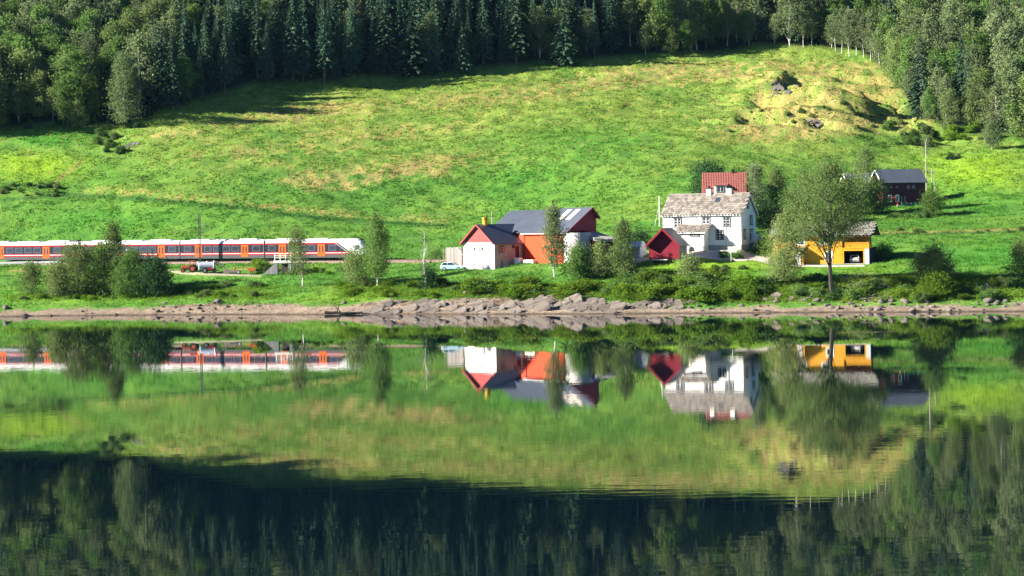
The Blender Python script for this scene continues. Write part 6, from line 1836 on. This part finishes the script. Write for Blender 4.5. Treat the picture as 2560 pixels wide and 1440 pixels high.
bushes(6, 2190, 2230, 636, 648, 0.6, 1.2, (1, 4), 'rounded bush on the bank beside the garage', 'bushes beside the garage')

# ------------------------------------------------------------------ grass (uncountable): blades over the meadows
def grass(name, n, ymin, ymax, xspan, h0, h1, wid, label, zmin=0.9, clump=None, bright=1.0):
    R = np.random.default_rng(len(name) * 13 + n)
    y = np.sqrt(R.uniform(ymin ** 2, ymax ** 2, n)); u_ = R.uniform(-xspan, xspan, n); x = u_ * y / F
    z = gz(x, y)
    px_, py_ = to_px(x, y, z)
    keep = (z > zmin) & (y < edge_d(1280 + x / y * F) + 3)
    dx = x - T0.x; dy = y - T0.y
    keep &= np.abs(-dx * TDIR.y + dy * TDIR.x) > 3.0
    for (ox, oy, rz, x0, x1, y0, y1, pz, bl_) in PADS:
        c_, s_ = cos(rz), sin(rz)
        lx = (x - ox) * c_ + (y - oy) * s_; ly = -(x - ox) * s_ + (y - oy) * c_
        keep &= ~((lx > x0 - 0.3) & (lx < x1 + 0.3) & (ly > y0 - 0.3) & (ly < y1 + 0.3))
    # not on the drive or the mown lawn
    keep &= ~((px_ > 1500) & (px_ < 2180) & (py_ > 628) & (py_ < 672)); keep &= ~((px_ > 400) & (px_ < 660) & (py_ > 672) & (py_ < 694))
    if clump: keep &= fbm(x / clump, y / clump, 91, 3) > R.uniform(0.36, 0.62, n)
    x, y, z, px_, py_ = x[keep], y[keep], z[keep], px_[keep], py_[keep]
    col = ground_colour(x, y, z, px_, py_) * (R.uniform(0.8, 1.45, len(x)) * bright)[:, None]
    V = []; C = []
    k = 3
    for b in range(k):
        a = R.uniform(0, 2 * pi, len(x)); h = R.uniform(h0, h1, len(x)); w_ = wid * R.uniform(0.6, 1.3, len(x))
        ox = R.normal(0, wid * 0.8, len(x)); oy = R.normal(0, wid * 0.8, len(x))
        bx0 = np.stack([x + ox - np.cos(a) * w_, y + oy - np.sin(a) * w_, z - 0.06], 1)
        bx1 = np.stack([x + ox + np.cos(a) * w_, y + oy + np.sin(a) * w_, z - 0.06], 1)
        tp = np.stack([x + ox + R.normal(0, 0.12, len(x)), y + oy + R.normal(0, 0.12, len(x)), z + h], 1)
        V.append(np.stack([bx0, bx1, tp], 1)); C.append(np.repeat(col[:, None], 3, 1))
    V = np.concatenate(V).reshape(-1, 3); C = np.concatenate(C).reshape(-1, 3)
    o = link(name, np_mesh(name, V, np.arange(len(V)).reshape(-1, 3), M_GRASS, C))
    return tag(o, label, 'grass', kind='stuff')
def grass_material():
    m = bpy.data.materials.new('grass_blades'); m.use_nodes = True
    nt = m.node_tree; N = nt.nodes; L = nt.links; N.clear()
    out = N.new('ShaderNodeOutputMaterial'); at = N.new('ShaderNodeAttribute'); at.attribute_name = 'Col'
    d = N.new('ShaderNodeBsdfDiffuse'); t = N.new('ShaderNodeBsdfTranslucent'); ms = N.new('ShaderNodeMixShader'); ms.inputs[0].default_value = 0.5
    L.new(at.outputs['Color'], d.inputs[0]); L.new(at.outputs['Color'], t.inputs[0])
    L.new(d.outputs[0], ms.inputs[1]); L.new(t.outputs[0], ms.inputs[2]); L.new(ms.outputs[0], out.inputs[0])
    return m
M_GRASS = grass_material()
grass('meadow_grass', 150000, 440, 630, 1420, 0.14, 0.40, 0.16, 'tussocky grass of the steep hillside meadow', clump=2.5)
grass('bank_grass', 90000, 350, 440, 1420, 0.12, 0.42, 0.10, 'long grass on the lake bank and lower meadows', zmin=1.25, clump=2.2)

# rank herbs and brambles that cover the steep banks between the bushes
def undergrowth(name, zones, n, h0, size, label):
    R = np.random.default_rng(5)
    pts = []
    for (x0, x1, y0, y1, w_, hh) in zones:
        k = int(n * w_)
        for i in range(int(k / 40)):
            p = hit(R.uniform(x0, x1), R.uniform(y0, y1))
            if p.z < 1.0: continue
            m_ = 40; rr = R.uniform(0.4, 1.1)
            d = R.normal(size=(m_, 3)) * np.array([rr, rr * .8, 0.0])
            xx = p.x + d[:, 0]; yy = p.y + d[:, 1]
            top = hh * R.uniform(0.35, 1.0) * np.exp(-(d[:, 0] ** 2 + d[:, 1] ** 2) / (2 * rr * rr))
            pts.append(np.stack([xx, yy, gz(xx, yy) + top * R.uniform(0.1, 1.0, m_)], 1))
    pts = np.concatenate(pts)
    V, Fq = rand_leaf_quads(pts, size, R)
    o = link(name, np_mesh(name, V, Fq, L_BRIGHT)); tag(o, label, 'undergrowth', kind='stuff')
undergrowth('bank_undergrowth', [(1270, 1560, 715, 752, .20, 1.0), (1560, 1900, 700, 756, .30, 1.2), (1900, 2150, 700, 755, .16, 1.1), (2150, 2560, 690, 752, .26, 1.0), (840, 1270, 712, 745, .16, .7), (430, 700, 715, 750, .08, .6), (20, 430, 735, 752, .06, .7), (1560, 1760, 682, 700, .06, .6)],
            90000, 1.0, 0.11, 'rank herbs and brambles covering the lake bank')
